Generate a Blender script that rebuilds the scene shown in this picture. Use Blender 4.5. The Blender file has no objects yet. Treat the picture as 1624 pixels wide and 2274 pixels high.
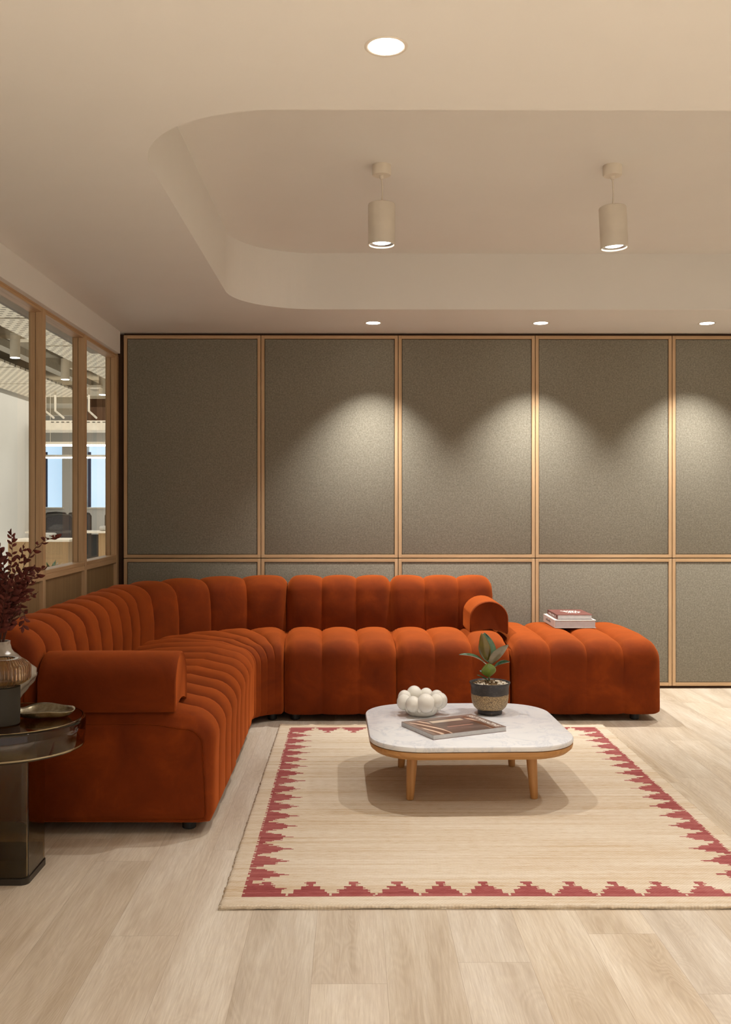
import bpy, bmesh, math, random
from mathutils import Vector, Matrix
S = bpy.context.scene
COL = S.collection
PI = math.pi
random.seed(7)

# ------------------------------------------------------------------ camera
F = 2150.0
cam_d = bpy.data.cameras.new('camera')
cam = bpy.data.objects.new('camera', cam_d)
COL.objects.link(cam)
cam.location = (0, 0, 1.22)
cam.rotation_euler = (PI/2, 0, -0.0056)
cam_d.sensor_fit = 'HORIZONTAL'
cam_d.sensor_width = 36
cam_d.lens = F/1624*36
cam_d.shift_x = 15/1624
cam_d.shift_y = -17/1624
cam_d.clip_start = 0.05
S.camera = cam

# ------------------------------------------------------------------ light set-up
S.view_settings.view_transform = 'Standard'
S.view_settings.look = 'None'
S.view_settings.gamma = 1
S.view_settings.exposure = 0.14
W = bpy.data.worlds.new('world'); S.world = W
W.use_nodes = True
W.node_tree.nodes['Background'].inputs[0].default_value = (1.0, 0.97, 0.93, 1)
W.node_tree.nodes['Background'].inputs[1].default_value = 0.85
WARM = (1.0, 0.975, 0.95)
WASH = (1.0, 0.98, 0.94)

def spot(name, loc, watts, angle, blend, color=WARM, rad=0.02, target=None):
    l = bpy.data.lights.new(name, 'SPOT')
    l.energy = watts; l.spot_size = math.radians(angle); l.spot_blend = blend
    l.color = color; l.shadow_soft_size = rad
    o = bpy.data.objects.new(name, l); COL.objects.link(o)
    o.location = loc
    if target: o.rotation_euler = (Vector(target)-Vector(loc)).to_track_quat('-Z', 'Y').to_euler()
    return o
def area(name, loc, rot, sx, sy, watts, color):
    l = bpy.data.lights.new(name, 'AREA'); l.shape = 'RECTANGLE'
    l.size = sx; l.size_y = sy; l.energy = watts; l.color = color
    o = bpy.data.objects.new(name, l); COL.objects.link(o)
    o.location = loc; o.rotation_euler = rot
    return o
P_WASH, P_PEND, P_NEAR, P_REAR_FILL = 140, 54, 52, 350
# unseen area lamps added to light the office; the floor one imitates bounce
area('office_ceiling_fill', (-4.6, 15.5, 3.05), (0, 0, 0), 3.2, 16, 230, (1, 0.93, 0.84))
area('office_bounce_fill', (-4.6, 15.5, 0.1), (PI, 0, 0), 3.2, 16, 260, (1, 0.92, 0.80))

# ------------------------------------------------------------------ materials
class NT:
    def __init__(s, name):
        s.m = bpy.data.materials.new(name); s.m.use_nodes = True
        s.t = s.m.node_tree; s.b = s.t.nodes['Principled BSDF']; s.n = s.t.nodes
    def new(s, typ, **k):
        n = s.n.new(typ)
        for a, v in k.items(): setattr(n, a, v)
        return n
    def link(s, a, b): s.t.links.new(a, b)
    def val(s, sock, v):
        if isinstance(v, bpy.types.NodeSocket): s.link(v, sock)
        else: sock.default_value = v
    def math(s, op, a, b=0.0, c=0.0):
        n = s.new('ShaderNodeMath', operation=op)
        s.val(n.inputs[0], a); s.val(n.inputs[1], b); s.val(n.inputs[2], c)
        return n.outputs[0]
    def coord(s, which='Object'):
        return s.new('ShaderNodeTexCoord').outputs[which]
    def sep(s, v):
        n = s.new('ShaderNodeSeparateXYZ'); s.link(v, n.inputs[0]); return n.outputs
    def comb(s, x, y, z):
        n = s.new('ShaderNodeCombineXYZ')
        for i, v in enumerate((x, y, z)): s.val(n.inputs[i], v)
        return n.outputs[0]
    def mapping(s, v, scale):
        n = s.new('ShaderNodeMapping'); s.link(v, n.inputs[0]); n.inputs['Scale'].default_value = scale
        return n.outputs[0]
    def noise(s, v, scale, detail=3, rough=0.5, dist=0.0):
        n = s.new('ShaderNodeTexNoise'); s.link(v, n.inputs['Vector'])
        n.inputs['Scale'].default_value = scale; n.inputs['Detail'].default_value = detail
        n.inputs['Roughness'].default_value = rough; n.inputs['Distortion'].default_value = dist
        return n.outputs['Fac']
    def ramp(s, f, stops, interp='LINEAR'):
        n = s.new('ShaderNodeValToRGB'); s.link(f, n.inputs[0]); r = n.color_ramp
        r.interpolation = interp
        while len(r.elements) < len(stops): r.elements.new(0.5)
        for e, (p, c) in zip(r.elements, stops):
            e.position = p; e.color = (c[0], c[1], c[2], 1)
        return n.outputs[0]
    def mix(s, f, a, b, mode='MIX'):
        n = s.new('ShaderNodeMix', data_type='RGBA', blend_type=mode)
        s.val(n.inputs[0], f)
        for i, v in ((6, a), (7, b)):
            if isinstance(v, tuple): v = (v[0], v[1], v[2], 1)
            s.val(n.inputs[i], v)
        return n.outputs[2]
    def bump(s, h, strength=0.3, dist=0.002):
        n = s.new('ShaderNodeBump'); s.link(h, n.inputs['Height'])
        n.inputs['Strength'].default_value = strength; n.inputs['Distance'].default_value = dist
        s.link(n.outputs[0], s.b.inputs['Normal'])
    def base(s, v):
        if isinstance(v, tuple): v = (v[0], v[1], v[2], 1)
        s.val(s.b.inputs['Base Color'], v)
    def set(s, **k):
        for a, v in k.items(): s.b.inputs[a.replace('_', ' ')].default_value = v

def lin(r, g, b):
    f = lambda c: ((c/255+0.055)/1.055)**2.4 if c > 10 else c/255/12.92
    return (f(r), f(g), f(b))
def plain(name, col, rough=0.6, metal=0.0, var=0.06, scale=8.0, bump=0.0, **k):
    n = NT(name)
    fac = n.noise(n.coord(), scale, 4)
    a = tuple(c*(1-var) for c in col); b = tuple(min(1, c*(1+var)) for c in col)
    n.base(n.ramp(fac, [(0.3, a), (0.7, b)]))
    n.set(Roughness=rough, Metallic=metal)
    if bump: n.bump(n.noise(n.coord(), scale*12, 4), bump, 0.002)
    for kk, v in k.items(): n.b.inputs[kk.replace('_', ' ')].default_value = v
    return n.m
def emit(name, col, strength):
    n = NT(name); n.base((0.8, 0.8, 0.8))
    n.b.inputs['Emission Color'].default_value = (*col, 1); n.b.inputs['Emission Strength'].default_value = strength
    return n.m

def mat_wood(name, c1, c2, c3, axis=2, scale=1.0, rough=0.5):
    """straight-grained timber; axis = direction of the grain"""
    n = NT(name)
    sc = [55*scale]*3; sc[axis] = 2.2*scale
    g = n.noise(n.mapping(n.coord(), tuple(sc)), 1.0, 6, 0.6, 0.4)
    sc2 = [220*scale]*3; sc2[axis] = 9*scale
    f = n.noise(n.mapping(n.coord(), tuple(sc2)), 1.0, 3, 0.6)
    col = n.ramp(g, [(0.25, c1), (0.5, c2), (0.8, c3)])
    col = n.mix(n.math('MULTIPLY', f, 0.35), col, tuple(c*0.62 for c in c1), 'MIX')
    n.base(col); n.set(Roughness=rough)
    n.bump(f, 0.15, 0.001)
    return n.m

def mat_floor():
    n = NT('oak_plank_floor')
    X, Y, Z = n.sep(n.coord())
    xi = n.math('DIVIDE', n.math('SUBTRACT', X, 0.086), 0.1935)
    i = n.math('FLOOR', xi); fx = n.math('FRACT', xi)
    wn = n.new('ShaderNodeTexWhiteNoise', noise_dimensions='1D'); n.link(i, wn.inputs['W'])
    r0 = wn.outputs['Value']
    yj = n.math('DIVIDE', n.math('ADD', Y, n.math('MULTIPLY', r0, 7.3)), 1.22)
    j = n.math('FLOOR', yj); fy = n.math('FRACT', yj)
    wn2 = n.new('ShaderNodeTexWhiteNoise', noise_dimensions='2D')
    n.link(n.comb(i, j, 0.0), wn2.inputs['Vector'])
    r = wn2.outputs['Value']
    off = n.math('MULTIPLY', r, 37.0)
    # broad tone
    tone = n.noise(n.comb(n.math('ADD', n.math('MULTIPLY', X, 9), off), n.math('MULTIPLY', Y, 1.0), off), 1.0, 3, 0.5, 0.6)
    # cathedral figure: warped distance field cut into rings
    warp = n.noise(n.comb(n.math('ADD', n.math('MULTIPLY', X, 5.0), off), n.math('MULTIPLY', Y, 0.9), off), 1.0, 2, 0.45, 0.9)
    rings = n.math('SINE', n.math('MULTIPLY', warp, 210.0))
    rings = n.math('MULTIPLY', n.math('ADD', rings, 1.0), 0.5)
    wob = n.noise(n.comb(n.math('MULTIPLY', X, 150), n.math('MULTIPLY', Y, 7), off), 1.0, 4, 0.65)
    fine = n.noise(n.comb(n.math('MULTIPLY', X, 420), n.math('MULTIPLY', Y, 16), off), 1.0, 3, 0.6)
    c = n.ramp(tone, [(0.25, lin(166, 148, 126)), (0.48, lin(196, 181, 161)), (0.72, lin(214, 203, 186))])
    c = n.mix(n.math('MULTIPLY', rings, 0.26), c, lin(216, 203, 180))
    c = n.mix(n.math('MULTIPLY', n.ramp(wob, [(0.35, (1, 1, 1)), (0.6, (0, 0, 0))]), 0.32), c, lin(160, 138, 110))
    c = n.mix(n.math('MULTIPLY', n.ramp(fine, [(0.4, (1, 1, 1)), (0.62, (0, 0, 0))]), 0.16), c, lin(150, 128, 102))
    # knots
    kv = n.new('ShaderNodeTexVoronoi'); kv.inputs['Scale'].default_value = 1.0
    n.link(n.comb(n.math('ADD', n.math('MULTIPLY', X, 3.1), off), n.math('MULTIPLY', Y, 1.3), 0.0), kv.inputs['Vector'])
    kn = n.ramp(kv.outputs['Distance'], [(0.02, (1, 1, 1)), (0.09, (0, 0, 0))])
    c = n.mix(n.math('MULTIPLY', kn, 0.35), c, lin(140, 112, 84))
    # plank to plank tone
    hsv = n.new('ShaderNodeHueSaturation'); n.link(c, hsv.inputs['Color'])
    n.link(n.math('ADD', 0.95, n.math('MULTIPLY', r, 0.10)), hsv.inputs['Value'])
    n.link(n.math('ADD', 0.90, n.math('MULTIPLY', r0, 0.2)), hsv.inputs['Saturation'])
    c = hsv.outputs[0]
    ex = n.math('MINIMUM', fx, n.math('SUBTRACT', 1.0, fx))
    ey = n.math('MINIMUM', fy, n.math('SUBTRACT', 1.0, fy))
    seam = n.math('MAXIMUM', n.math('LESS_THAN', ex, 0.004), n.math('LESS_THAN', ey, 0.0008))
    c = n.mix(n.math('MULTIPLY', seam, 0.38), c, lin(120, 100, 78))
    n.base(c)
    n.link(n.math('ADD', 0.42, n.math('MULTIPLY', tone, 0.15)), n.b.inputs['Roughness'])
    n.b.inputs['Specular IOR Level'].default_value = 0.35
    n.bump(n.math('SUBTRACT', n.math('ADD', n.math('MULTIPLY', rings, 0.5), fine), n.math('MULTIPLY', seam, 2.0)), 0.12, 0.001)
    return n.m

def mat_velvet():
    n = NT('rust_velvet')
    co = n.coord()
    a = n.noise(co, 5.0, 5, 0.6, 0.5); b = n.noise(co, 240.0, 2, 0.5)
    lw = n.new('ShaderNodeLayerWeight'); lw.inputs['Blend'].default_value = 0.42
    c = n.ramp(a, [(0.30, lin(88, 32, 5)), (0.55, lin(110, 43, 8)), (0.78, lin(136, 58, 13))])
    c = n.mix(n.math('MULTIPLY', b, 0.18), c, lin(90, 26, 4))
    c = n.mix(n.math('MULTIPLY', n.math('POWER', lw.outputs['Facing'], 1.4), 0.50), c, lin(200, 98, 34))  # velvet sheen painted into the colour: lighter orange at grazing angles
    n.base(c)
    n.set(Roughness=0.85)
    n.b.inputs['Specular IOR Level'].default_value = 0.12
    n.b.inputs['Sheen Weight'].default_value = 0.30
    n.b.inputs['Sheen Roughness'].default_value = 0.38
    n.b.inputs['Sheen Tint'].default_value = (*lin(235, 120, 50), 1)
    n.bump(n.math('ADD', n.math('MULTIPLY', n.noise(co, 14, 3), 1.0), n.math('MULTIPLY', b, 0.1)), 0.22, 0.01)
    return n.m

def mat_fabric():
    n = NT('grey_wool_panel_fabric')
    co = n.coord()
    a = n.noise(n.mapping(co, (350, 350, 700)), 1.0, 3, 0.7)
    b = n.noise(co, 110.0, 4, 0.7); d = n.noise(co, 2.0, 2)
    c = n.ramp(n.math('ADD', n.math('MULTIPLY', a, 0.55), n.math('MULTIPLY', b, 0.45)),
               [(0.34, lin(103, 97, 84)), (0.5, lin(137, 131, 116)), (0.66, lin(171, 165, 150))])
    c = n.mix(n.math('MULTIPLY', d, 0.12), c, lin(120, 112, 96))
    n.base(c); n.set(Roughness=0.95); n.b.inputs['Specular IOR Level'].default_value = 0.1
    n.b.inputs['Sheen Weight'].default_value = 0.15
    n.bump(a, 0.4, 0.001)
    return n.m

def mat_rug(name, cols):
    n = NT(name)
    co = n.coord()
    st = n.noise(n.mapping(co, (0.9, 45, 1)), 1.0, 4, 0.62)
    br = n.noise(n.mapping(co, (1.2, 7, 1)), 1.0, 2, 0.5)
    fl = n.noise(n.mapping(co, (26, 150, 1)), 1.0, 3, 0.7)
    X, Y, Z = n.sep(co)
    # plied weft ropes running along x with a twist
    row = n.math('MULTIPLY', Y, 2*PI/0.0062)
    tw = n.math('SINE', n.math('ADD', n.math('MULTIPLY', X, 2*PI/0.011), n.math('MULTIPLY', n.math('FLOOR', n.math('DIVIDE', Y, 0.0062)), PI)))
    h = n.math('ADD', n.math('MULTIPLY', n.math('SINE', row), 0.5), n.math('MULTIPLY', tw, 0.5))
    f = n.math('ADD', n.math('ADD', n.math('MULTIPLY', st, 0.40), n.math('MULTIPLY', br, 0.25)), n.math('MULTIPLY', fl, 0.35))
    c = n.ramp(f, [(0.36, cols[0]), (0.46, cols[1]), (0.58, cols[2])])
    g = n.ramp(fl, [(0.28, (1, 1, 1)), (0.37, (0, 0, 0))])
    c = n.mix(n.math('MULTIPLY', g, 0.35), c, cols[3])
    c = n.mix(n.math('MULTIPLY', n.ramp(h, [(0.0, (1, 1, 1)), (0.5, (0, 0, 0))]), 0.16), c, cols[3])
    n.base(c); n.set(Roughness=0.92); n.b.inputs['Specular IOR Level'].default_value = 0.1
    n.bump(h, 0.45, 0.0025)
    return n.m

def mat_marble():
    n = NT('white_marble')
    co = n.coord()
    a = n.noise(co, 6.0, 8, 0.65, 1.4); b = n.noise(co, 2.2, 5, 0.6, 0.8)
    v = n.math('ABSOLUTE', n.math('SUBTRACT', a, 0.5))
    c = n.ramp(v, [(0.0, lin(206, 208, 211)), (0.012, lin(222, 222, 224)), (0.05, lin(232, 231, 230))])
    c = n.mix(n.math('MULTIPLY', n.ramp(b, [(0.45, (0, 0, 0)), (0.7, (1, 1, 1))]), 0.25), c, lin(212, 213, 216))
    n.base(c); n.set(Roughness=0.28)
    return n.m

def mat_glass(name, col, rough=0.02, ior=1.45):
    n = NT(name); n.base(col)
    n.set(Roughness=rough, IOR=ior); n.b.inputs['Transmission Weight'].default_value = 1.0
    return n.m
def mat_pane():
    n = NT('clear_window_glass')
    tr = n.new('ShaderNodeBsdfTransparent'); gl = n.new('ShaderNodeBsdfGlossy'); gl.inputs['Roughness'].default_value = 0.01
    tr.inputs[0].default_value = (0.95, 0.97, 0.96, 1)
    fr = n.new('ShaderNodeFresnel'); fr.inputs[0].default_value = 1.45
    mx = n.new('ShaderNodeMixShader')
    geo = n.new('ShaderNodeNewGeometry')
    n.link(n.math('MULTIPLY', fr.outputs[0], n.math('SUBTRACT', 1.0, geo.outputs['Backfacing'])), mx.inputs[0]); n.link(tr.outputs[0], mx.inputs[1]); n.link(gl.outputs[0], mx.inputs[2])
    n.link(mx.outputs[0], n.n['Material Output'].inputs[0])
    return n.m
def mat_plaster(name, col):
    n = NT(name)
    f = n.noise(n.coord(), 3.0, 5, 0.6)
    n.base(n.ramp(f, [(0.3, tuple(c*0.98 for c in col)), (0.7, col)]))
    n.set(Roughness=0.9); n.b.inputs['Specular IOR Level'].default_value = 0.2
    n.bump(n.noise(n.coord(), 260, 3), 0.08, 0.001)
    return n.m
def mat_perforated():
    n = NT('perforated_metal_ceiling')
    X, Y, Z = n.sep(n.coord())
    v = n.math('DIVIDE', Y, 0.10)
    row = n.math('FLOOR', v)
    u = n.math('ADD', n.math('DIVIDE', X, 0.10), n.math('MULTIPLY', row, 0.5))
    fu = n.math('SUBTRACT', n.math('FRACT', u), 0.5); fv = n.math('SUBTRACT', n.math('FRACT', v), 0.5)
    hole = n.math('MULTIPLY', n.math('LESS_THAN', n.math('ABSOLUTE', fu), 0.27), n.math('LESS_THAN', n.math('ABSOLUTE', fv), 0.17))
    n.base(n.mix(hole, lin(226, 216, 198), lin(84, 76, 64)))
    n.set(Roughness=0.6)
    return n.m

M = {}
M['floor'] = mat_floor()
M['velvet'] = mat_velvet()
M['fabric'] = mat_fabric()
M['ceiling'] = mat_plaster('warm_white_plaster', lin(234, 230, 223))
M['oak'] = mat_wood('pale_oak', lin(182, 146, 106), lin(206, 170, 128), lin(218, 186, 146), 2)
M['oak_y'] = mat_wood('pale_oak_along', lin(182, 146, 106), lin(206, 170, 128), lin(218, 186, 146), 1)
M['oak_x'] = mat_wood('pale_oak_across', lin(182, 146, 106), lin(206, 170, 128), lin(218, 186, 146), 0)
M['oak_panel'] = mat_wood('oak_veneer_panel', lin(140, 110, 74), lin(158, 127, 88), lin(174, 142, 100), 2, 0.7)
M['table_oak'] = mat_wood('oiled_oak', lin(170, 116, 60), lin(196, 142, 84), lin(212, 162, 104), 2)
M['table_oak_x'] = mat_wood('oiled_oak_laminate', lin(170, 116, 60), lin(198, 146, 88), lin(212, 164, 106), 0)
M['dark_gap'] = plain('dark_brown_shadow_gap', lin(74, 46, 22), 0.8)
M['marble'] = mat_marble()
M['rug'] = mat_rug('jute_rug', (lin(190, 162, 126), lin(207, 188, 162), lin(221, 208, 188), lin(140, 114, 84)))
M['rug_red'] = mat_rug('dyed_red_jute', (lin(134, 62, 60), lin(154, 80, 78), lin(176, 108, 102), lin(92, 40, 38)))
M['black'] = plain('black_plastic_feet', lin(22, 20, 18), 0.5)
M['white_metal'] = plain('white_powder_coated_metal', lin(226, 216, 200), 0.45)
M['lamp_glow'] = emit('lamp_glow', (1, 0.97, 0.92), 14)
M['reflector'] = plain('lamp_reflector', lin(170, 165, 158), 0.3, 0.8)
M['ceramic'] = plain('white_glazed_ceramic', lin(226, 221, 210), 0.12, var=0.02)
M['pane'] = mat_pane()
M['perf'] = mat_perforated()
M['white_wall'] = mat_plaster('white_office_plaster', lin(206, 204, 200))
M['amber'] = mat_glass('amber_smoked_glass', lin(196, 174, 122), 0.02)
M['amber_ribbed'] = mat_glass('amber_ribbed_glass', lin(226, 198, 160), 0.03)
M['vase_glass'] = plain('pearl_vase_glass', lin(186, 174, 158), 0.12, var=0.12, scale=14)
M['vase_glass'].node_tree.nodes['Principled BSDF'].inputs['Transmission Weight'].default_value = 0.35
M['dark_metal'] = plain('dark_olive_metal', lin(40, 34, 22), 0.65, 0.0)
M['dark_base'] = plain('dark_brown_base', lin(40, 32, 20), 0.4)

# ------------------------------------------------------------------ mesh helpers
WM = {}
def finish(name, bm, mat, parent=None, smooth=False, origin=None, angle=None):
    me = bpy.data.meshes.new(name)
    bmesh.ops.recalc_face_normals(bm, faces=bm.faces[:])
    bm.to_mesh(me); bm.free()
    o = bpy.data.objects.new(name, me); COL.objects.link(o)
    for m in (mat if isinstance(mat, (list, tuple)) else [mat]): me.materials.append(m)
    if smooth:
        for p in me.polygons: p.use_smooth = True
        if angle:
            me.set_sharp_from_angle(angle=math.radians(angle))
    if parent is not None:
        me.transform(WM[parent].inverted())
        o.parent = parent; WM[o] = WM[parent]
    elif origin is not None:
        me.transform(Matrix.Translation(Vector(origin)).inverted())
        o.location = origin; WM[o] = Matrix.Translation(Vector(origin))
    else: WM[o] = Matrix.Identity(4)
    return o
def tag(o, label=None, cat=None, group=None, kind=None):
    if label: o['label'] = label
    if cat: o['category'] = cat
    if group: o['group'] = group
    if kind: o['kind'] = kind
    return o
def thing(name, label, cat, loc, rz=0.0, group=None):
    o = bpy.data.objects.new(name, None); COL.objects.link(o)
    o.location = loc; o.rotation_euler = (0, 0, rz); o.empty_display_size = 0.1
    WM[o] = Matrix.Translation(Vector(loc)) @ Matrix.Rotation(rz, 4, 'Z')
    return tag(o, label, cat, group)
def struct(name, bm, mat, parent=None, smooth=False):
    o = finish(name, bm, mat, parent, smooth)
    if parent is None: o['kind'] = 'structure'
    return o
def copy_tree(o, parent=None):
    c = o.copy(); COL.objects.link(c)
    if parent is not None: c.parent = parent
    for ch in list(o.children): copy_tree(ch, c)
    return c

def box(bm, x0, x1, y0, y1, z0, z1, bev=0.0, seg=2, mi=0, mx=None):
    b = bmesh.new()
    bmesh.ops.create_cube(b, size=1.0)
    for v in b.verts:
        v.co = Vector((x0+(v.co.x+.5)*(x1-x0), y0+(v.co.y+.5)*(y1-y0), z0+(v.co.z+.5)*(z1-z0)))
    if bev: bmesh.ops.bevel(b, geom=b.edges[:], offset=bev, segments=seg, affect='EDGES', profile=0.5)
    join(bm, b, mi, mx); return bm
def join(bm, b, mi=0, mx=None):
    for f in b.faces: f.material_index = mi
    me = bpy.data.meshes.new('tmp'); b.to_mesh(me); b.free()
    if mx is not None: me.transform(mx)
    n0 = len(bm.faces)
    bm.from_mesh(me)
    bpy.data.meshes.remove(me)
    bm.faces.ensure_lookup_table()
    for f in bm.faces[n0:]: f.material_index = mi
def lathe(bm, prof, cx, cy, n=48, cap=True, rfun=None):
    rings = []
    for r, z in prof:
        ring = []
        for k in range(n):
            a = 2*PI*k/n
            rr = r if rfun is None else rfun(r, z, a)
            ring.append(bm.verts.new((cx+rr*math.cos(a), cy+rr*math.sin(a), z)))
        rings.append(ring)
    for a, b in zip(rings, rings[1:]):
        for k in range(n):
            bm.faces.new((a[k], a[(k+1) % n], b[(k+1) % n], b[k]))
    if cap:
        bm.faces.new(list(reversed(rings[0]))); bm.faces.new(rings[-1])
    return rings
def tube(bm, pts, rads, n=8, cap=True):
    pts = [Vector(p) for p in pts]
    if not isinstance(rads, (list, tuple)): rads = [rads]*len(pts)
    up = Vector((0.13, 0.21, 1)).normalized(); rings = []
    for i, p in enumerate(pts):
        d = (pts[min(i+1, len(pts)-1)]-pts[max(i-1, 0)]).normalized()
        if abs(d.dot(up)) > 0.98: up = Vector((1, 0.1, 0)).normalized()
        u = d.cross(up).normalized(); w = u.cross(d).normalized(); up = w
        rings.append([bm.verts.new(p+(u*math.cos(2*PI*k/n)+w*math.sin(2*PI*k/n))*rads[i]) for k in range(n)])
    for a, b in zip(rings, rings[1:]):
        for k in range(n): bm.faces.new((a[k], a[(k+1) % n], b[(k+1) % n], b[k]))
    if cap: bm.faces.new(rings[0]); bm.faces.new(rings[-1])
def rrect(cx, cy, w, d, r, n=10, rot=0.0):
    pts = []
    for sx, sy, a0 in ((1, 1, 0), (-1, 1, 90), (-1, -1, 180), (1, -1, 270)):
        for k in range(n+1):
            a = math.radians(a0+90*k/n)
            pts.append((sx*(w/2-r)+r*math.cos(a), sy*(d/2-r)+r*math.sin(a)))
    c, s = math.cos(rot), math.sin(rot)
    return [(cx+x*c-y*s, cy+x*s+y*c) for x, y in pts]
def stack(bm, loops):
    """loops: list of closed loops of 3d points (same count), capped"""
    R = [[bm.verts.new(p) for p in l] for l in loops]
    n = len(R[0])
    for a, b in zip(R, R[1:]):
        for k in range(n): bm.faces.new((a[k], a[(k+1) % n], b[(k+1) % n], b[k]))
    bm.faces.new(R[0]); bm.faces.new(R[-1])

# ================================================================== SHELL
ZC, ZT = 2.354, 2.68          # soffit and raised tray
YW = 6.40                     # back wall (face of the panels)
XL = -1.53                    # bulkhead face
bm = bmesh.new(); box(bm, -1.75, 5.2, -2.6, 6.6, -0.06, 0.0); struct('floor', bm, M['floor'])

# ceiling with a round-cornered raised tray
hx0, hx1, hy0, hy1, hr = -0.68, 3.4, 2.783, 5.63, 0.47
bm = bmesh.new()
loop = []
NS = 24
for cx, cy, a0 in ((hx0+hr, hy0+hr, 180), (hx1-hr, hy0+hr, 270), (hx1-hr, hy1-hr, 0), (hx0+hr, hy1-hr, 90)):
    for k in range(NS+1):
        a = math.radians(a0+90*k/NS); loop.append((cx+hr*math.cos(a), cy+hr*math.sin(a)))
X0, X1, Y0, Y1 = XL-0.25, 5.2, -2.6, 6.6
def face(pts, z):
    bm.faces.new([bm.verts.new((p[0], p[1], z)) for p in pts])
face([(X0, Y0), (hx0, Y0), (hx0, Y1), (X0, Y1)], ZC)
face([(hx1, Y0), (X1, Y0), (X1, Y1), (hx1, Y1)], ZC)
face([(hx0, Y0), (hx1, Y0), (hx1, hy0), (hx0, hy0)], ZC)
face([(hx0, hy1), (hx1, hy1), (hx1, Y1), (hx0, Y1)], ZC)
for ci, (qx, qy) in enumerate(((hx0, hy0), (hx1, hy0), (hx1, hy1), (hx0, hy1))):
    arc = loop[ci*(NS+1):(ci+1)*(NS+1)]
    for a, b in zip(arc, arc[1:]): face([(qx, qy), a, b], ZC)
low = [bm.verts.new((x, y, ZC)) for x, y in loop]; top = [bm.verts.new((x, y, ZT)) for x, y in loop]
for k in range(len(loop)):
    f = bm.faces.new((low[k], low[(k+1) % len(loop)], top[(k+1) % len(loop)], top[k]))
bm.faces.new(top)
box(bm, X0, X1, Y0, Y1, 3.0, 3.05)
struct('ceiling', bm, M['ceiling'])

# bulkhead and left glazed partition
XF = -1.56
bm = bmesh.new(); box(bm, -1.72, XL, -2.6, 6.36, 2.208, ZC+0.3, 0.002)
struct('trim_1', bm, M['ceiling'])
bm = bmesh.new(); box(bm, -1.632, 5.2, 6.475, 6.6, 0, 3.0)
box(bm, -1.628, XL-0.002, 6.445, 6.5, 0, 2.3)
struct('wall_back', bm, M['dark_gap'])
bm = bmesh.new(); box(bm, 5.1, 5.2, -2.6, 6.6, 0, 3.0); struct('wall_right', bm, M['ceiling'])

posts = [(1.88, 1.92), (2.62, 2.66), (3.372, 3.412), (4.122, 4.162), (4.872, 4.912), (5.625, 5.668), (6.376, 6.436)]
bm = bmesh.new()
yA, yB = 1.88, 6.436
box(bm, -1.632, XF-0.004, yA, yB, 2.186, 2.222, 0.002)          # head
box(bm, -1.62, XF, yA, yB, 2.200, 2.212, 0.001)
box(bm, -1.632, XF, yA, yB, 0.866, 0.886, 0.002)                # sill board
box(bm, -1.70, XF-0.003, yA, yB, 0.860, 0.867)
box(bm, -1.70, XF, yA, yB, 0.836, 0.861, 0.002)
box(bm, -1.70, XF, yA, yB, 0.0, 0.09, 0.002)
struct_rail = struct('wall_left', bm, M['oak_y'])
for a, b in posts:
    bm = bmesh.new()
    box(bm, -1.597, XF+0.002, a, b, 0.0, 2.20, 0.0015)
    box(bm, -1.632, -1.600, a+0.002, b, 0.0, 2.20, 0.0015)
    struct('post', bm, M['oak'], struct_rail)
for (a, b), (c, d) in zip(posts, posts[1:]):
    bm = bmesh.new(); box(bm, -1.69, -1.578, b-0.01, c+0.01, 0.08, 0.84)
    struct('lower_panel', bm, M['oak_panel'], struct_rail)
bm = bmesh.new()
box(bm, -1.78, -1.60, -2.6, 1.88, 0.0, 2.21); struct('wall_left_near', bm, M['ceiling'])
for k, ((a, b), (c, d)) in enumerate(zip(posts[2:], posts[3:])):
    bm = bmesh.new(); box(bm, -1.629, -1.623, b+0.003, c+0.001, 0.887, 2.185)
    struct('window_%d' % (k+1), bm, M['pane'])
for (a, b), (c, d) in zip(posts[:2], posts[1:3]):
    bm = bmesh.new(); box(bm, -1.629, -1.623, b+0.003, c+0.001, 0.887, 2.185)
    struct('window_%d' % (5 if a < 2 else 6), bm, M['pane'])

# acoustic panels on the back wall
PW, PX = 0.9077, -1.518
ZROW = ((0.866, 2.336), (0.018, 0.8605))
ords = ['leftmost by the glazed partition', 'second from left', 'third from left', 'fourth from left',
        'rightmost in the photo', 'next beyond the right edge', 'farthest right']
def wall_panel(x, z0, z1, label, grp):
    t = thing('acoustic_panel', label, 'wall panel', (x+PW/2, YW+0.03, z0), 0, grp)
    x0, x1 = x+0.0015, x+PW-0.0025
    w = 0.0215
    b = bmesh.new()
    box(b, x0, x0+w, YW, YW+0.05, z0, z1, 0.0012); finish('stile', b, M['oak'], t)
    b = bmesh.new(); box(b, x1-w, x1, YW, YW+0.05, z0, z1, 0.0012); finish('stile', b, M['oak'], t)
    b = bmesh.new(); box(b, x0+w, x1-w, YW, YW+0.05, z0, z0+w, 0.0012); finish('rail', b, M['oak_x'], t)
    b = bmesh.new(); box(b, x0+w, x1-w, YW, YW+0.05, z1-w, z1, 0.0012); finish('rail', b, M['oak_x'], t)
    b = bmesh.new()
    box(b, x0+w+.003, x1-w-.003, YW+0.004, YW+0.045, z0+w+.003, z1-w-.003, 0.004, 3)
    finish('fabric_panel', b, M['fabric'], t, True, angle=40)
    return t
for r, (z0, z1) in enumerate(ZROW):
    for c in range(7):
        row = 'tall upper' if r == 0 else 'lower'
        lab = 'grey fabric wall panel in oak frame, %s row, %s' % (row, ords[c])
        wall_panel(PX+c*PW, z0, z1, lab, 'fabric wall panels, %s row' % row)
bm = bmesh.new(); box(bm, -1.52, 5.1, 6.425, 6.48, 0, 0.018); box(bm, -1.52, 5.1, 6.43, 6.48, 2.336, ZC)
struct('baseboard_back', bm, M['dark_gap'])

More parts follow.
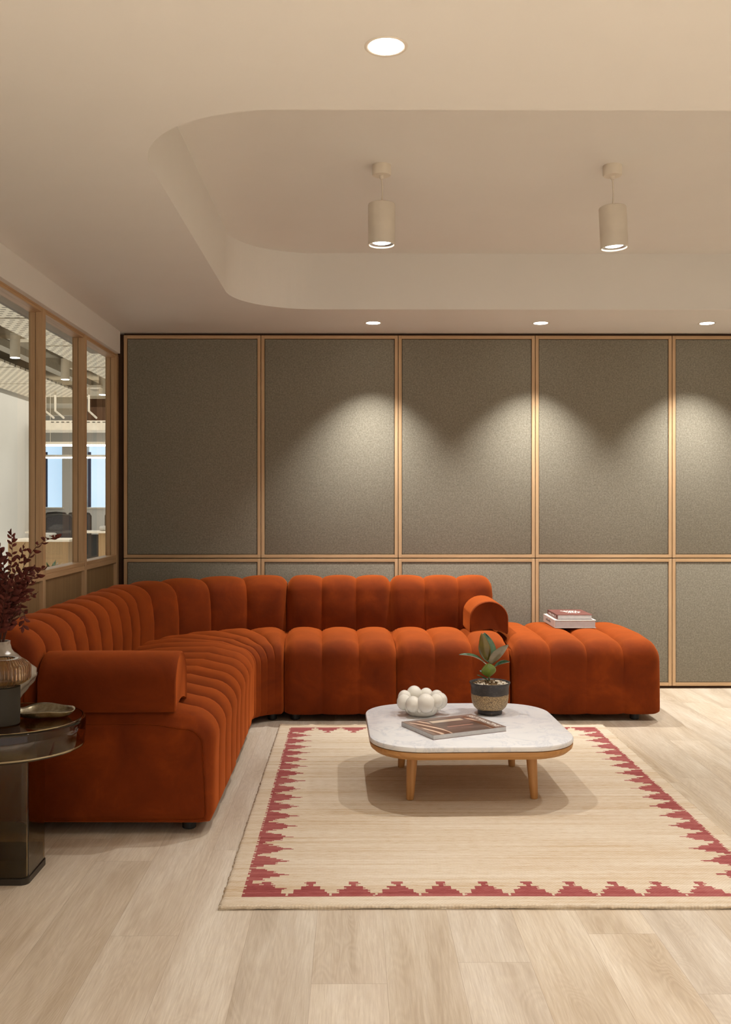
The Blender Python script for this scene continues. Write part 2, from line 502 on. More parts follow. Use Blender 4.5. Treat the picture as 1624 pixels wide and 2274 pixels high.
# ================================================================== LIGHT FITTINGS
def downlight(x, y, watts, label, angle=95, blend=0.9, color=WARM, grp='recessed ceiling downlights'):
    t = thing('downlight', label, 'ceiling light', (x, y, ZC), 0, grp)
    b = bmesh.new()
    lathe(b, [(0.042, ZC+0.004), (0.0435, ZC-0.001), (0.052, ZC-0.0025), (0.054, ZC-0.0005)], x, y, 48, cap=False)
    finish('trim_ring', b, M['white_metal'], t, True)
    b = bmesh.new(); lathe(b, [(0.043, ZC-0.001), (0.0425, ZC-0.0016)], x, y, 40)
    finish('lens', b, M['lamp_glow'], t)
    spot('downlight_beam', (x, y, ZC-0.012), watts, angle, blend, color, 0.012)
downlight(0.081, 2.397, P_NEAR, 'large round recessed downlight in the flat ceiling, nearest the camera', 86, 1.0)
for x, lab in ((0.124, 'small recessed downlight in front of the wall panels, leftmost of the row'),
               (1.173, 'small recessed downlight in front of the wall panels, middle of the row'),
               (2.215, 'small recessed downlight in front of the wall panels, rightmost of the row')):
    downlight(x, 6.05, P_WASH, lab, 88, 1.0, WASH)
for x, y, w in ((1.13, 2.397, P_NEAR), (2.18, 2.397, P_NEAR), (3.26, 6.05, P_WASH), (4.3, 6.05, P_WASH),
                (0.081, 0.1, P_REAR_FILL), (1.13, 0.1, P_REAR_FILL), (2.18, 0.1, P_REAR_FILL), (3.3, 0.1, P_REAR_FILL), (-0.9, 0.1, P_REAR_FILL), (3.3, 2.397, P_NEAR)):  # rear row added and boosted so floor bounce brightens the ceiling
    downlight(x, y, w, 'recessed ceiling downlight outside the view, same rows and added rear fill row', 88 if y > 5 else 92, 1.0,
              WASH if y > 5 else WARM, 'downlights outside the view')

def pendant(x, y, dz, lean, label):
    t = thing('pendant_spotlight', label, 'pendant light', (x, y, ZT), 0, 'white cylinder pendants in the ceiling recess')
    b = bmesh.new()
    lathe(b, [(0.040, ZT), (0.0405, ZT-0.003), (0.0405, ZT-0.040), (0.038, ZT-0.044), (0.012, ZT-0.045)], x, y, 40)
    lathe(b, [(0.010, ZT-0.044), (0.009, ZT-0.056), (0.005, ZT-0.060)], x, y, 20)
    finish('canopy', b, M['white_metal'], t, True, angle=40)
    b = bmesh.new()
    zt = 2.514+dz
    pts = [(x+0.004*math.sin(k/8*PI), y, ZT-0.055-(ZT-0.055-zt)*k/8) for k in range(9)]
    tube(b, pts, 0.0035, 8); finish('cord', b, M['white_metal'], t, True)
    zb = 2.336+dz; R = 0.0585
    mx = Matrix.Translation((x, y, zt)) @ Matrix.Rotation(lean, 4, 'Y') @ Matrix.Translation((-x, -y, -zt))
    def lean_bm(bb):
        bmesh.ops.transform(bb, matrix=mx, verts=bb.verts[:])
    b = bmesh.new()
    lathe(b, [(0.006, zt+.001), (R-0.006, zt), (R-0.002, zt-0.002), (R, zt-0.006), (R, zb+0.004), (R+.001, zb+.002), (R+.001, zb), (R-0.004, zb), (R-0.006, zb+0.004), (R-0.006, zb+0.02)], x, y, 48, cap=False)
    lean_bm(b); body = finish('lamp_body', b, M['white_metal'], t, True, angle=40)
    b = bmesh.new(); lathe(b, [(R-0.006, zb+0.006), (0.040, zb+0.010), (0.038, zb+0.022)], x, y, 40, cap=False)
    lean_bm(b); finish('reflector', b, M['reflector'], body, True)
    b = bmesh.new(); lathe(b, [(0.0385, zb+0.012), (0.038, zb+0.011)], x, y, 40)
    lean_bm(b); finish('lens', b, M['lamp_glow'], body)
    spot('pendant_beam', (x, y, zb-0.004), P_PEND, 150, 1.0, WARM, 0.012)
pendant(0.122, 4.169, 0.0, 0.0, 'white cylinder pendant spotlight on a short cord, left one in the recess')
pendant(1.118, 4.169, -0.012, -0.045, 'white cylinder pendant spotlight on a short cord, right one, leaning slightly')
spot('pendant_beam_right', (2.12, 4.169, 2.3), P_PEND, 150, 1.0, WARM, 0.012)

# ================================================================== SOFA
def seat_profile():
    """(m, z, w, k): m metres from front (k=0) then fraction of depth (k=1); w bulge weight; normal from neighbours"""
    P = [(0.045, 0.043, 0.1), (0.012, 0.045, 0.25), (0.0, 0.075, 0.32), (0.0, 0.18, 0.36), (0.0, 0.28, 0.45), (0.0, 0.335, 0.62)]
    r = 0.10
    for k in range(1, 9):
        a = math.radians(90*k/8); P.append((r-r*math.cos(a), 0.335+r*math.sin(a)*0.9, 0.62+0.75*k/8))
    return P
def smoothb(t, p=2.4):
    return (max(0.0, 1-abs(2*t-1)**p))**0.62
def lerp2(a, b, t): return (a[0]+(b[0]-a[0])*t, a[1]+(b[1]-a[1])*t)

def sweep(name, Ff, Bf, n, prof, parent, amp, zfun=None, ns=12, end_round=True, mat=None):
    """channelled upholstery. Ff,Bf: functions of t in [0,n] giving front/back plan points.
    prof: list of (m, frac, z, w). closed loop in the section plane, capped at both ends"""
    b = bmesh.new(); rings = []
    ts = []
    for c in range(n):
        for k in range(ns):
            u = 0.5-0.5*math.cos(PI*k/ns); u = 0.5*u+0.5*(k/ns)
            ts.append((c, u))
    ts.append((n-1, 1.0))
    for c, u in ts:
        t = c+u
        f = Vector((*Ff(t), 0)); g = Vector((*Bf(t), 0))
        L = (g-f).length; d = (g-f)/L
        t0, t1 = max(0, t-0.02), min(n, t+0.02)
        bl = smoothb(u)
        pts = [f+d*(m+fr*L)+Vector((0, 0, z)) for m, fr, z, w in prof]
        # local width of channel scales the bulge
        wf = (Vector(Ff(min(n, c+1)))-Vector(Ff(c))).length; wb = (Vector(Bf(min(n, c+1)))-Vector(Bf(c))).length
        N = len(pts); out = []
        span = sum((Vector(Ff(q+1))-Vector(Ff(q))).length for q in range(n))/n*0.5+sum((Vector(Bf(q+1))-Vector(Bf(q))).length for q in range(n))/n*0.5
        de = min(t, n-t)*span; endin = 0.020*max(0.0, 1-de/0.045)**2
        for i, p in enumerate(pts):
            a = pts[i-1] if i > 0 else pts[0]; e = pts[i+1] if i < N-1 else pts[-1]
            tg = (e-a)
            if tg.length < 1e-6: tg = Vector((0, 0, 1))
            tg.normalize()
            dx = tg.dot(d); dz = tg.z
            nrm = d*(-dz)+Vector((0, 0, dx))
            fr = min(1, max(0, (p-f).dot(d)/L)); wl = wf+(wb-wf)*fr
            out.append(p+nrm*(amp*prof[i][3]*(bl-0.15)*min(1.0, wl/0.19)-endin*min(1.0, prof[i][3]*2)))
        if zfun: out = [Vector((p.x, p.y, zfun(p, fr))) for p in out]
        rings.append([b.verts.new(p) for p in out])
    N = len(rings[0])
    for r0, r1 in zip(rings, rings[1:]):
        for k in range(N): b.faces.new((r0[k], r0[(k+1) % N], r1[(k+1) % N], r1[k]))
    for ring, sgn in ((rings[0], -1), (rings[-1], 1)):
        # soft boxed end: inset loop then cap
        c = Vector((0, 0, 0))
        for v in ring: c += v.co
        c /= N
        nx = (rings[1][0].co-rings[0][0].co) if sgn < 0 else (rings[-1][0].co-rings[-2][0].co)
        nx = Vector((nx.x, nx.y, 0)).normalized()*sgn
        prev = ring
        for ins, out_ in ((0.004, 0.0035), (0.009, 0.004), (0.0125, -0.001), (0.018, 0.004), (0.04, 0.009)):
            inner = [b.verts.new(v.co+(c-v.co).normalized()*ins+nx*out_) for v in ring]
            for k in range(N): b.faces.new((prev[k], prev[(k+1) % N], inner[(k+1) % N], inner[k]))
            prev = inner
        b.faces.new(prev)
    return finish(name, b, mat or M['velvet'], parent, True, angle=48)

def make_seat(name, Ff, Bf, n, parent, overrun=0.06, amp=0.026, crown=0.02, back_round=False):
    P = []
    for m, z, w in seat_profile(): P.append((m, 0.0, z, w))
    for fr in (0.3, 0.45, 0.6, 0.75, 0.88):
        P.append((0.0, fr, 0.425+crown*math.sin(PI*min(1, (fr+0.12)))**0.5, 1.5))
    if back_round:
        P += [(-0.05, 1.0, 0.428, 1.2), (-0.012, 1.0, 0.40, 1.0), (0.0, 1.0, 0.34, 0.7), (0.0, 1.0, 0.05, 0.4)]
    else:
        P += [(overrun, 1.0, 0.428, 1.0), (overrun, 1.0, 0.05, 0.1)]
    return sweep(name, Ff, Bf, n, P, parent, amp)
def make_back(name, Ff, Bf, n, parent, amp=0.024):
    P = [(0.02, 0, 0.30, 0.1), (0.0, 0, 0.36, 0.4), (-0.004, 0, 0.44, 0.8), (-0.004, 0, 0.54, 1.0), (0.004, 0, 0.62, 1.0)]
    for k in range(0, 8):
        a = math.radians(90*k/7); P.append((0.012+0.118*(1-math.cos(a)), 0, 0.650+0.094*math.sin(a), 1.0))
    P += [(0.17, 0, 0.744, 1.0), (-0.07, 1, 0.722, 0.9), (-0.02, 1, 0.68, 0.7), (0.0, 1, 0.60, 0.3), (0.0, 1, 0.05, 0.1), (0.03, 0, 0.05, 0.1)]
    return sweep(name, Ff, Bf, n, P, parent, amp)
def feet(pts, parent):
    for x, y in pts:
        b = bmesh.new(); lathe(b, [(0.022, 0.0), (0.026, 0.004), (0.026, 0.045)], x, y, 20)
        finish('foot', b, M['black'], parent, True, angle=40)

YF, YBK, YO = 5.42, 6.09, 6.378
def straight(xs0, xs1, n, b0, b1, gap=0.006):
    a, b = xs0+gap, xs1-gap; c, d = b0+gap*.6, b1-gap*.6
    return (lambda t: (a+(b-a)*t/n, YF)), (lambda t: (c+(d-c)*t/n, YBK)), (lambda t: (c+(d-c)*t/n, YO))

def sofa_block(label, loc, seatF, seatB, backO, n):
    t = thing('sofa_module', label, 'sofa', loc, 0, 'rust velvet sofa modules')
    make_seat('seat', seatF, seatB, n, t)
    if backO: make_back('backrest', seatB, backO, n, t)
    return t
# centre module A
f, b_, o_ = straight(-0.388, 0.244, 3, -0.418, 0.236)
t = sofa_block('rust velvet armless sofa module of three channels, just right of the curved corner', (-0.07, 5.9, 0), f, b_, o_, 3)
feet([(-0.33, 5.5), (0.18, 5.5), (-0.33, 6.25), (0.18, 6.25)], t)
# module B with right arm
f, b_, o_ = straight(0.244, 0.882, 3, 0.236, 0.880)
t = sofa_block('rust velvet sofa module with the small roll arm, beside the ottoman', (0.56, 5.9, 0), f, b_, o_, 3)
feet([(0.31, 5.5), (0.81, 5.5), (0.31, 6.25), (0.81, 6.25)], t)
def dprofile(w, h, zb, sag=0.03, n=16):
    """D section: domed top, concave foot. returns (u, z) loop, u centred"""
    P = []
    zs = zb+h-w/2*0.92
    for k in range(n+1):
        a = PI*k/n; P.append((w/2*math.cos(a), zs+w/2*0.92*math.sin(a)))
    P.append((-w/2, zb+0.012)); P.append((-w/2+0.006, zb))
    for k in range(1, 8):
        u = -w/2+w*k/8; P.append((u, zb+sag*math.sin(PI*k/8)))
    P.append((w/2-0.006, zb)); P.append((w/2, zb+0.012))
    return P
def roll(name, fpos, prof, s0, s1, parent):
    """fpos(u, z, s) -> world point ; extrude s0..s1 with soft ends and boxed face"""
    b = bmesh.new(); rings = []
    for s, sc in ((s0+0.004, 0.90), (s0, 0.955), (s0+0.004, 1.0), (s0+0.03, 1.012), ((s0+s1)/2, 1.02), (s1-0.03, 1.012), (s1-0.004, 1.0), (s1, 0.955), (s1-0.004, 0.90)):
        cz = sum(p[1] for p in prof)/len(prof)
        rings.append([b.verts.new(fpos(u*sc, cz+(z-cz)*sc, s)) for u, z in prof])
    N = len(prof)
    for r0, r1 in zip(rings, rings[1:]):
        for k in range(N): b.faces.new((r0[k], r0[(k+1) % N], r1[(k+1) % N], r1[k]))
    b.faces.new(rings[0]); b.faces.new(rings[-1])
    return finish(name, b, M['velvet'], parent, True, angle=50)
roll('armrest', lambda u, z, s: (0.803+u, s, z), dprofile(0.225, 0.195, 0.452), 5.71, 6.11, t)
# ottoman
X0o, X1o = 0.904, 1.722
t = thing('ottoman', 'rust velvet ottoman of four channels at the right end of the sofa', 'ottoman', (1.31, 5.9, 0))
make_seat('seat', lambda q: (X0o+(X1o-X0o)*q/4, YF), lambda q: (X0o+(X1o-X0o)*q/4, 6.34), 4, t, crown=0.010, back_round=True)
feet([(0.97, 5.5), (1.60, 5.5), (0.97, 6.26), (1.60, 6.26)], t)

# curved corner module: seams along the front, seat-back and outer paths
XFr, XBk, XOu = -0.53, -1.184, -1.474
def path(pts_fun): return pts_fun
AC = (-0.43, 5.34); RB, RO = 0.754, 1.044
FC = (-0.394, 5.255); RF = 0.152
def cornerF(t):   # 0..10 ; 5 straight then 5 on the arc
    t = max(0, min(10, t))
    if t <= 4.6: return (XFr-0.004*t/4.6-0.012*(t/4.6)**2, 4.334+(FC[1]-4.334)*t/4.6)
    a = PI-(t-4.6)/5.4*PI/2
    rx = RF+0.0; ry = YF-FC[1]
    return (FC[0]+rx*math.cos(a), FC[1]+ry*math.sin(a))
def cornerB(t):
    t = max(0, min(10, t))
    if t <= 5: return (XBk, 4.334+(AC[1]-4.334)*t/5)
    a = PI-(t-5)/5*PI/2
    return (AC[0]+RB*math.cos(a)*1.0, AC[1]+(YBK-AC[1])*math.sin(a))
def cornerO(t):
    t = max(0, min(10, t))
    if t <= 5: return (XOu, 4.334+(AC[1]-4.334)*t/5)
    a = PI-(t-5)/5*PI/2
    return (AC[0]+RO*math.cos(a), AC[1]+(YO-AC[1])*math.sin(a))
t = sofa_block('rust velvet curved corner sofa module with many radiating channels', (-1.0, 5.6, 0),
               cornerF, cornerB, None, 10)
make_back('backrest', cornerB, cornerO, 10, t)
feet([(-0.61, 4.45), (-1.38, 4.45), (-0.46, 5.50), (-0.46, 6.25), (-0.64, 5.3)], t)
# left end module with arm
n = 4
ya, yb = 3.572, 4.324
t = sofa_block('rust velvet sofa end module with a roll arm, nearest the glass side table', (-1.0, 3.9, 0),
               lambda q: (XFr+0.006, ya+(yb-ya)*q/n), lambda q: (XBk, ya+(yb-ya)*q/n), lambda q: (XOu, ya+(yb-ya)*q/n), n)
feet([(-0.62, 3.66), (-1.38, 3.66), (-0.62, 4.24), (-1.38, 4.24)], t)
roll('armrest', lambda u, z, s: (s, 3.692-u, z), dprofile(0.25, 0.205, 0.455, 0.028), -1.165, -0.655, t)

# ================================================================== RUG
def build_rug():
    x0, x1, y0, y1 = -0.405, 1.375, 2.914, 5.315
    dx, dy = 0.0075, 0.0062
    nx, ny = int((x1-x0)/dx), int((y1-y0)/dy)
    w, h = x1-x0, y1-y0
    rr = random.Random(3)
    bxi, byi = 0.062, 0.068          # plain border width
    jl = [rr.uniform(-0.006, 0.006) for _ in range(ny)]; jr = [rr.uniform(-0.006, 0.006) for _ in range(ny)]
    steps_end = [(0.0, 0.026, 0.47), (0.026, 0.054, 0.36), (0.054, 0.084, 0.22), (0.084, 0.098, 0.07), (0.098, 0.118, 0.12)]
    steps_side = [(0.0, 0.024, 0.49), (0.024, 0.052, 0.40), (0.052, 0.082, 0.27), (0.082, 0.094, 0.13), (0.094, 0.124, 0.05)]
    def motif(depth, along, period, steps, jit):
        if depth < 0: return False
        if depth < 0.006: return True
        ph = (along/period) % 1.0-0.5
        for a, b2, hw in steps:
            if a <= depth < b2: return abs(ph) < hw-0.5*jit
        return False
    ix, iy = w-2*bxi, h-2*byi
    px = ix/12.0; py = iy/19.0
    bm = bmesh.new()
    grid = []
    for j in range(ny+1):
        row = []
        for i in range(nx+1):
            x = x0+w*i/nx; y = y0+h*j/ny
            e = min(i, nx-i, j, ny-j)
            z = 0.011+(-0.005 if e == 0 else 0)
            if i in (0, nx): x += (jl[min(j, ny-1)]*0.6)
            if j in (0, ny): y += 0.003*math.sin(x*17)
            y += 0.0035*math.sin(x*3.1+1.2)*(1-j/ny)
            row.append(bm.verts.new((x, y, z)))
        grid.append(row)
    for j in range(ny):
        for i in range(nx):
            f = bm.faces.new((grid[j][i], grid[j][i+1], grid[j+1][i+1], grid[j+1][i]))
            u = w*(i+.5)/nx; v = h*(j+.5)/ny
            uu, vv = u-bxi+jl[j]*0.5, v-byi
            inside = 0 <= uu <= ix and 0 <= vv <= iy
            if not inside: continue
            red = False
            jit = (jl[j]+jr[(j*7) % ny])*2.0
            jit2 = rr.uniform(-0.03, 0.03)
            # left / right: longer spikes
            dl, dr = uu+jl[j], ix-uu+jr[j]
            side = 0.98
            if motif(dl*side, vv, py, steps_side, jit) or motif(dr*side, vv, py, steps_side, jit): red = True
            if vv < 0.125 and motif(vv, uu, px, steps_end, jit2): red = True
            if iy-vv < 0.125 and motif(iy-vv, uu, px, steps_end, jit2): red = True
            if red: f.material_index = 1
    # skirt
    per = [grid[0][i] for i in range(nx+1)]+[grid[j][nx] for j in range(1, ny+1)]+[grid[ny][i] for i in range(nx-1, -1, -1)]+[grid[j][0] for j in range(ny-1, 0, -1)]
    lowv = [bm.verts.new((v.co.x, v.co.y, 0.0005)) for v in per]
    for k in range(len(per)):
        bm.faces.new((per[k], lowv[k], lowv[(k+1) % len(per)], per[(k+1) % len(per)]))
    o = finish('rug', bm, [M['rug'], M['rug_red']], None, True, origin=((x0+x1)/2, (y0+y1)/2, 0))
    tag(o, 'large beige jute rug with a stepped red border, on the floor under the coffee table', 'rug')
    # bound front and back edges
    for yy, nm in ((y0+0.002, 'edge_binding'), (y1-0.002, 'edge_binding')):
        b = bmesh.new()
        pts = [(x0+w*k/120, yy+(0.0035*math.sin((x0+w*k/120)*3.1+1.2) if yy < 4 else 0), 0.0075+0.0012*math.sin(k*1.7)) for k in range(121)]
        tube(b, pts, [0.0065+0.0008*math.sin(k*2.3) for k in range(121)], 8)
        c = finish(nm, b, M['rug'], o, True)
build_rug()

# ================================================================== COFFEE TABLE
TX, TY, TR, TH = 0.482, 4.215, math.radians(1.4), 0.268
t = thing('coffee_table', 'low coffee table with white marble top, oak rim and four oak legs on the rug', 'coffee table', (TX, TY, 0), TR)
def sq(w, r, z): return [(x, y, z) for x, y in rrect(TX, TY, w, w, r, 14, TR)]
bm = bmesh.new()
stack(bm, [sq(0.830, 0.205, TH-0.022), sq(0.838, 0.209, TH-0.020), sq(0.842, 0.211, TH-0.014), sq(0.842, 0.211, TH-0.006), sq(0.838, 0.209, TH-0.002), sq(0.830, 0.205, TH)])
finish('marble_top', bm, M['marble'], t, True, angle=30)
bm = bmesh.new()
stack(bm, [sq(0.758, 0.17, TH-0.060), sq(0.800, 0.19, TH-0.056), sq(0.832, 0.206, TH-0.042), sq(0.840, 0.210, TH-0.030), sq(0.838, 0.209, TH-0.0245), sq(0.82, 0.20, TH-0.0235)])
finish('wooden_rim', bm, M['table_oak_x'], t, True, angle=30)
bm = bmesh.new(); stack(bm, [sq(0.80, 0.19, TH-0.026), sq(0.80, 0.19, TH-0.019)])
finish('shadow_joint', bm, M['dark_base'], t)
for sx, sy in ((-1, -1), (1, -1), (-1, 1), (1, 1)):
    c, s = math.cos(TR), math.sin(TR)
    lx, ly = sx*0.256, sy*0.245
    X, Y = TX+lx*c-ly*s, TY+lx*s+ly*c
    bm = bmesh.new()
    dxs, dys = -sx*0.012, -sy*0.012
    pr = [(0.0, 0.0138), (0.002, 0.0152), (0.06, 0.0182), (0.13, 0.0212), (0.18, 0.0225), (0.215, 0.0225)]
    rings = []
    for z, r in pr:
        z2 = 0.0118+z*(TH-0.062)/0.205*0.97; fz = z/0.215
        rings.append([(X+dxs*fz+r*math.cos(a*PI/12), Y+dys*fz+r*math.sin(a*PI/12), z2) for a in range(24)])
    stack(bm, rings)
    finish('leg', bm, M['table_oak'], t, True, angle=40)

# magazine
def basis(o, ux, uy):
    ux = Vector((*ux, 0)).normalized(); uy = Vector((-ux.y, ux.x, 0))
    return Matrix(((ux.x, uy.x, 0, o[0]), (ux.y, uy.y, 0, o[1]), (0, 0, 1, o[2]), (0, 0, 0, 1)))
ang = math.atan2(0.152, 0.321)
MW, MH, MT = 0.352, 0.272, 0.020
mloc = (0.3234-0.0, 3.906, TH)          # front-left corner; x' runs along the long side towards the right
ux = Vector((math.cos(ang), math.sin(ang), 0))
def mag_mat():
    n = NT('magazine_cover_print')
    X, Y, Z = n.sep(n.coord())          # local metres: x along long side, y across
    u = n.math('DIVIDE', X, MW); v = n.math('DIVIDE', Y, MH)
    base = n.ramp(n.noise(n.coord(), 6, 3), [(0.3, lin(120, 98, 88)), (0.7, lin(148, 124, 112))])
    # framed picture area
    def band(a, lo, hi):
        return n.math('MULTIPLY', n.math('GREATER_THAN', a, lo), n.math('LESS_THAN', a, hi))
    pic = n.math('MULTIPLY', band(u, 0.06, 0.86), band(v, 0.0, 0.90))
    curve = n.math('SINE', n.math('ADD', n.math('MULTIPLY', n.math('ADD', u, n.math('MULTIPLY', v, n.math('MULTIPLY', v, 0.25))), 46.0), n.math('MULTIPLY', n.noise(n.coord(), 5, 2), 5.0)))
    stripes = n.ramp(curve, [(0.3, lin(104, 66, 48)), (0.6, lin(196, 156, 132)), (0.9, lin(226, 196, 172))])
    dark = n.ramp(n.noise(n.mapping(n.coord(), (4, 14, 1)), 1.0, 3), [(0.35, lin(92, 74, 66)), (0.65, lin(126, 104, 96))])
    c = n.mix(band(u, 0.26, 0.80), stripes, dark)
    c = n.mix(n.math('MULTIPLY', band(u, 0.30, 0.74), band(v, 0.69, 0.82)), c, lin(206, 186, 164))
    c = n.mix(n.math('MULTIPLY', band(u, 0.36, 0.72), band(v, 0.36, 0.395)), c, lin(190, 140, 124))
    n.base(n.mix(pic, base, c)); n.set(Roughness=0.3)
    return n.m
M['mag_cover'] = mag_mat()
M['pages'] = plain('paper_page_edges', lin(196, 194, 192), 0.7, var=0.05, scale=60)
M['white_cover'] = plain('white_book_cover', lin(228, 218, 208), 0.5, var=0.03)
M['brown_cover'] = plain('brown_book_cover', lin(118, 70, 62), 0.45, var=0.1)
M['white_ink'] = plain('white_ink', lin(240, 232, 224), 0.4, var=0.01)
M['grey_ink'] = plain('grey_ink', lin(130, 122, 116), 0.5, var=0.01)
t = thing('magazine', 'thick art magazine with a striped brown cover lying on the marble table', 'magazine', mloc, ang)
mx = WM[t]
bm = bmesh.new(); box(bm, 0.001, MW-0.001, 0.001, MH-0.001, 0.0012, MT-0.0012, 0, mx=mx); finish('page_block', bm, M['pages'], t)
bm = bmesh.new(); box(bm, 0, MW, 0, MH, MT-0.0012, MT, 0, mx=mx); mag_front = finish('front_cover', bm, M['mag_cover'], t)
bm = bmesh.new(); box(bm, 0, MW, 0, MH, 0.0002, 0.0012, 0, mx=mx); box(bm, 0, MW, MH-0.0012, MH, 0, MT, 0, mx=mx)
finish('back_cover', bm, M['brown_cover'], t)
def text_mesh(name, s, size, mx, parent, mat, stretch=1.0, shear=0.0, width=None):
    cu = bpy.data.curves.new(name, 'FONT'); cu.body = s; cu.size = size; cu.extrude = 0.0003; cu.shear = shear
    cu.align_x = 'CENTER'; cu.align_y = 'CENTER'
    tmp = bpy.data.objects.new(name, cu); COL.objects.link(tmp)
    dg = bpy.context.evaluated_depsgraph_get()
    me = bpy.data.meshes.new_from_object(tmp.evaluated_get(dg)); bpy.data.objects.remove(tmp)
    if width:
        xs = [v.co.x for v in me.vertices]; k = width/(max(xs)-min(xs))
        me.transform(Matrix.Diagonal((k, stretch, 1, 1)))
    me.transform(mx); me.transform(WM[parent].inverted())
    o = bpy.data.objects.new(name, me); COL.objects.link(o)
    me.materials.clear(); me.materials.append(mat); o.parent = parent; WM[o] = WM[parent]
    return o
# masthead runs down the right-hand short side, read from the far corner to the near one
txm = mx @ Matrix.Translation((MW*0.925, MH*0.5, MT+0.0003)) @ Matrix.Rotation(-PI/2, 4, 'Z')
text_mesh('masthead_text', 'ART MAGAZINE', 0.034, txm, mag_front, M['white_ink'], 1.0, 0.15, MH*0.86)

# bubble bowl
def bubble_bowl():
    cx, cy, z0 = 0.309, 4.385, TH
    t = thing('bubble_bowl', 'glossy white ceramic bowl ringed with round bubbles, on the marble table', 'bowl', (cx, cy, z0))
    b = bmesh.new()
    lathe(b, [(0.052, z0), (0.060, z0+0.002), (0.068, z0+0.010), (0.080, z0+0.026), (0.090, z0+0.045), (0.088, z0+0.058), (0.075, z0+0.055), (0.05, z0+0.03), (0.0005, z0+0.022)], cx, cy, 48, cap=False)
    for k, (deg, r, R, zz) in enumerate(((-80, 0.0400, 0.076, 0.066), (-122, 0.0335, 0.080, 0.060), (-163, 0.0330, 0.084, 0.062), (156, 0.031, 0.082, 0.070), (112, 0.036, 0.076, 0.078), (70, 0.032, 0.078, 0.072), (30, 0.032, 0.084, 0.068), (-4, 0.0335, 0.084, 0.064), (-38, 0.0300, 0.080, 0.072))):
        a = math.radians(deg)
        zc = z0+zz
        s = bmesh.new(); bmesh.ops.create_uvsphere(s, u_segments=28, v_segments=18, radius=1)
        join(b, s, 0, Matrix.Translation((cx+R*math.cos(a), cy+R*math.sin(a), zc)) @ Matrix.Diagonal((r, r, r*1.10, 1)))
        # drip between bubbles
        a2 = a-0.36; s = bmesh.new(); bmesh.ops.create_uvsphere(s, u_segments=18, v_segments=12, radius=1)
        join(b, s, 0, Matrix.Translation((cx+0.083*math.cos(a2), cy+0.083*math.sin(a2), z0+0.040)) @ Matrix.Diagonal((0.011, 0.011, 0.017, 1)))
    b_ = finish('bowl_body', b, M['ceramic'], t, True)
bubble_bowl()

# potted rubber plant
def pot_mat():
    n = NT('speckled_dark_pot')
    X, Y, Z = n.sep(n.coord())
    wob = n.math('MULTIPLY', n.math('SUBTRACT', n.noise(n.coord(), 30, 2), 0.5), 0.010)
    z = n.math('ADD', Z, wob)
    band = n.math('MULTIPLY', n.math('GREATER_THAN', z, 0.024), n.math('LESS_THAN', z, 0.092))
    sp = n.noise(n.coord(), 330, 3, 0.7)
    gold = n.ramp(sp, [(0.42, lin(92, 74, 52)), (0.52, lin(150, 122, 84)), (0.62, lin(206, 178, 132))])
    dk = n.ramp(n.noise(n.coord(), 60, 4, 0.7), [(0.5, lin(48, 43, 42)), (0.66, lin(66, 60, 56)), (0.76, lin(140, 112, 96))])
    n.base(n.mix(band, dk, gold)); n.set(Roughness=0.45)
    n.bump(n.math('MULTIPLY', sp, band), 0.5, 0.002)
    return n.m
M['pot'] = pot_mat()
M['soil'] = plain('brown_soil', lin(128, 104, 74), 0.95, var=0.3, scale=60, bump=0.6)
M['pebble'] = plain('white_pebbles', lin(222, 210, 192), 0.7, var=0.12, scale=40)
def leaf_mat(name, a, b, rough):
    n = NT(name)
    c = n.ramp(n.noise(n.coord(), 30, 4, 0.6), [(0.3, a), (0.7, b)])
    n.base(c); n.set(Roughness=rough); n.b.inputs['Specular IOR Level'].default_value = 0.7
    n.b.inputs['Coat Weight'].default_value = 0.3
    return n.m
M['leaf_top'] = leaf_mat('rubber_leaf_top', lin(38, 66, 44), lin(70, 104, 68), 0.25)
M['leaf_under'] = leaf_mat('rubber_leaf_underside', lin(116, 104, 78), lin(142, 128, 98), 0.45)
M['leaf_olive'] = leaf_mat('olive_leaf_underside', lin(96, 74, 14), lin(118, 100, 26), 0.4)
M['leaf_lime'] = leaf_mat('young_green_leaf', lin(96, 120, 34), lin(122, 142, 48), 0.35)
def leaf(name, base, tip, width, up, mats, parent, fold=0.25, curl=0.0, tipness=1.0):
    """base->tip leaf blade; up = side showing the top surface. mats = (upper, under)"""
    b = bmesh.new(); base, tip, up = Vector(base), Vector(tip), Vector(up)
    d = tip-base; L = d.length; d.normalize(); s = d.cross(up).normalized(); u = s.cross(d).normalized()
    N, K = 14, 6; G = []
    for i in range(N+1):
        f = i/N
        w = width/2*(math.sin(PI*f**0.9)**0.75)*(1-0.25*f*tipness)+0.0008
        c = base+d*(L*f)+u*(curl*L*math.sin(PI*f))
        G.append([c+s*(w*k/K)+u*(fold*w*(abs(k)/K)**1.3+0.004*math.sin(f*9+k)*0.2) for k in range(-K, K+1)])
    V1 = [[b.verts.new(p) for p in r] for r in G]; V2 = [[b.verts.new(p-u*0.0009) for p in r] for r in G]
    for i in range(N):
        for k in range(2*K):
            b.faces.new((V1[i][k], V1[i][k+1], V1[i+1][k+1], V1[i+1][k])).material_index = 0
            b.faces.new((V2[i][k], V2[i+1][k], V2[i+1][k+1], V2[i][k+1])).material_index = 1
    for i in range(N):
        for k in (0, 2*K): b.faces.new((V1[i][k], V1[i+1][k], V2[i+1][k], V2[i][k]))
    for i in (0, N):
        for k in range(2*K): b.faces.new((V1[i][k], V1[i][k+1], V2[i][k+1], V2[i][k]))
    return finish(name, b, list(mats), parent, True)
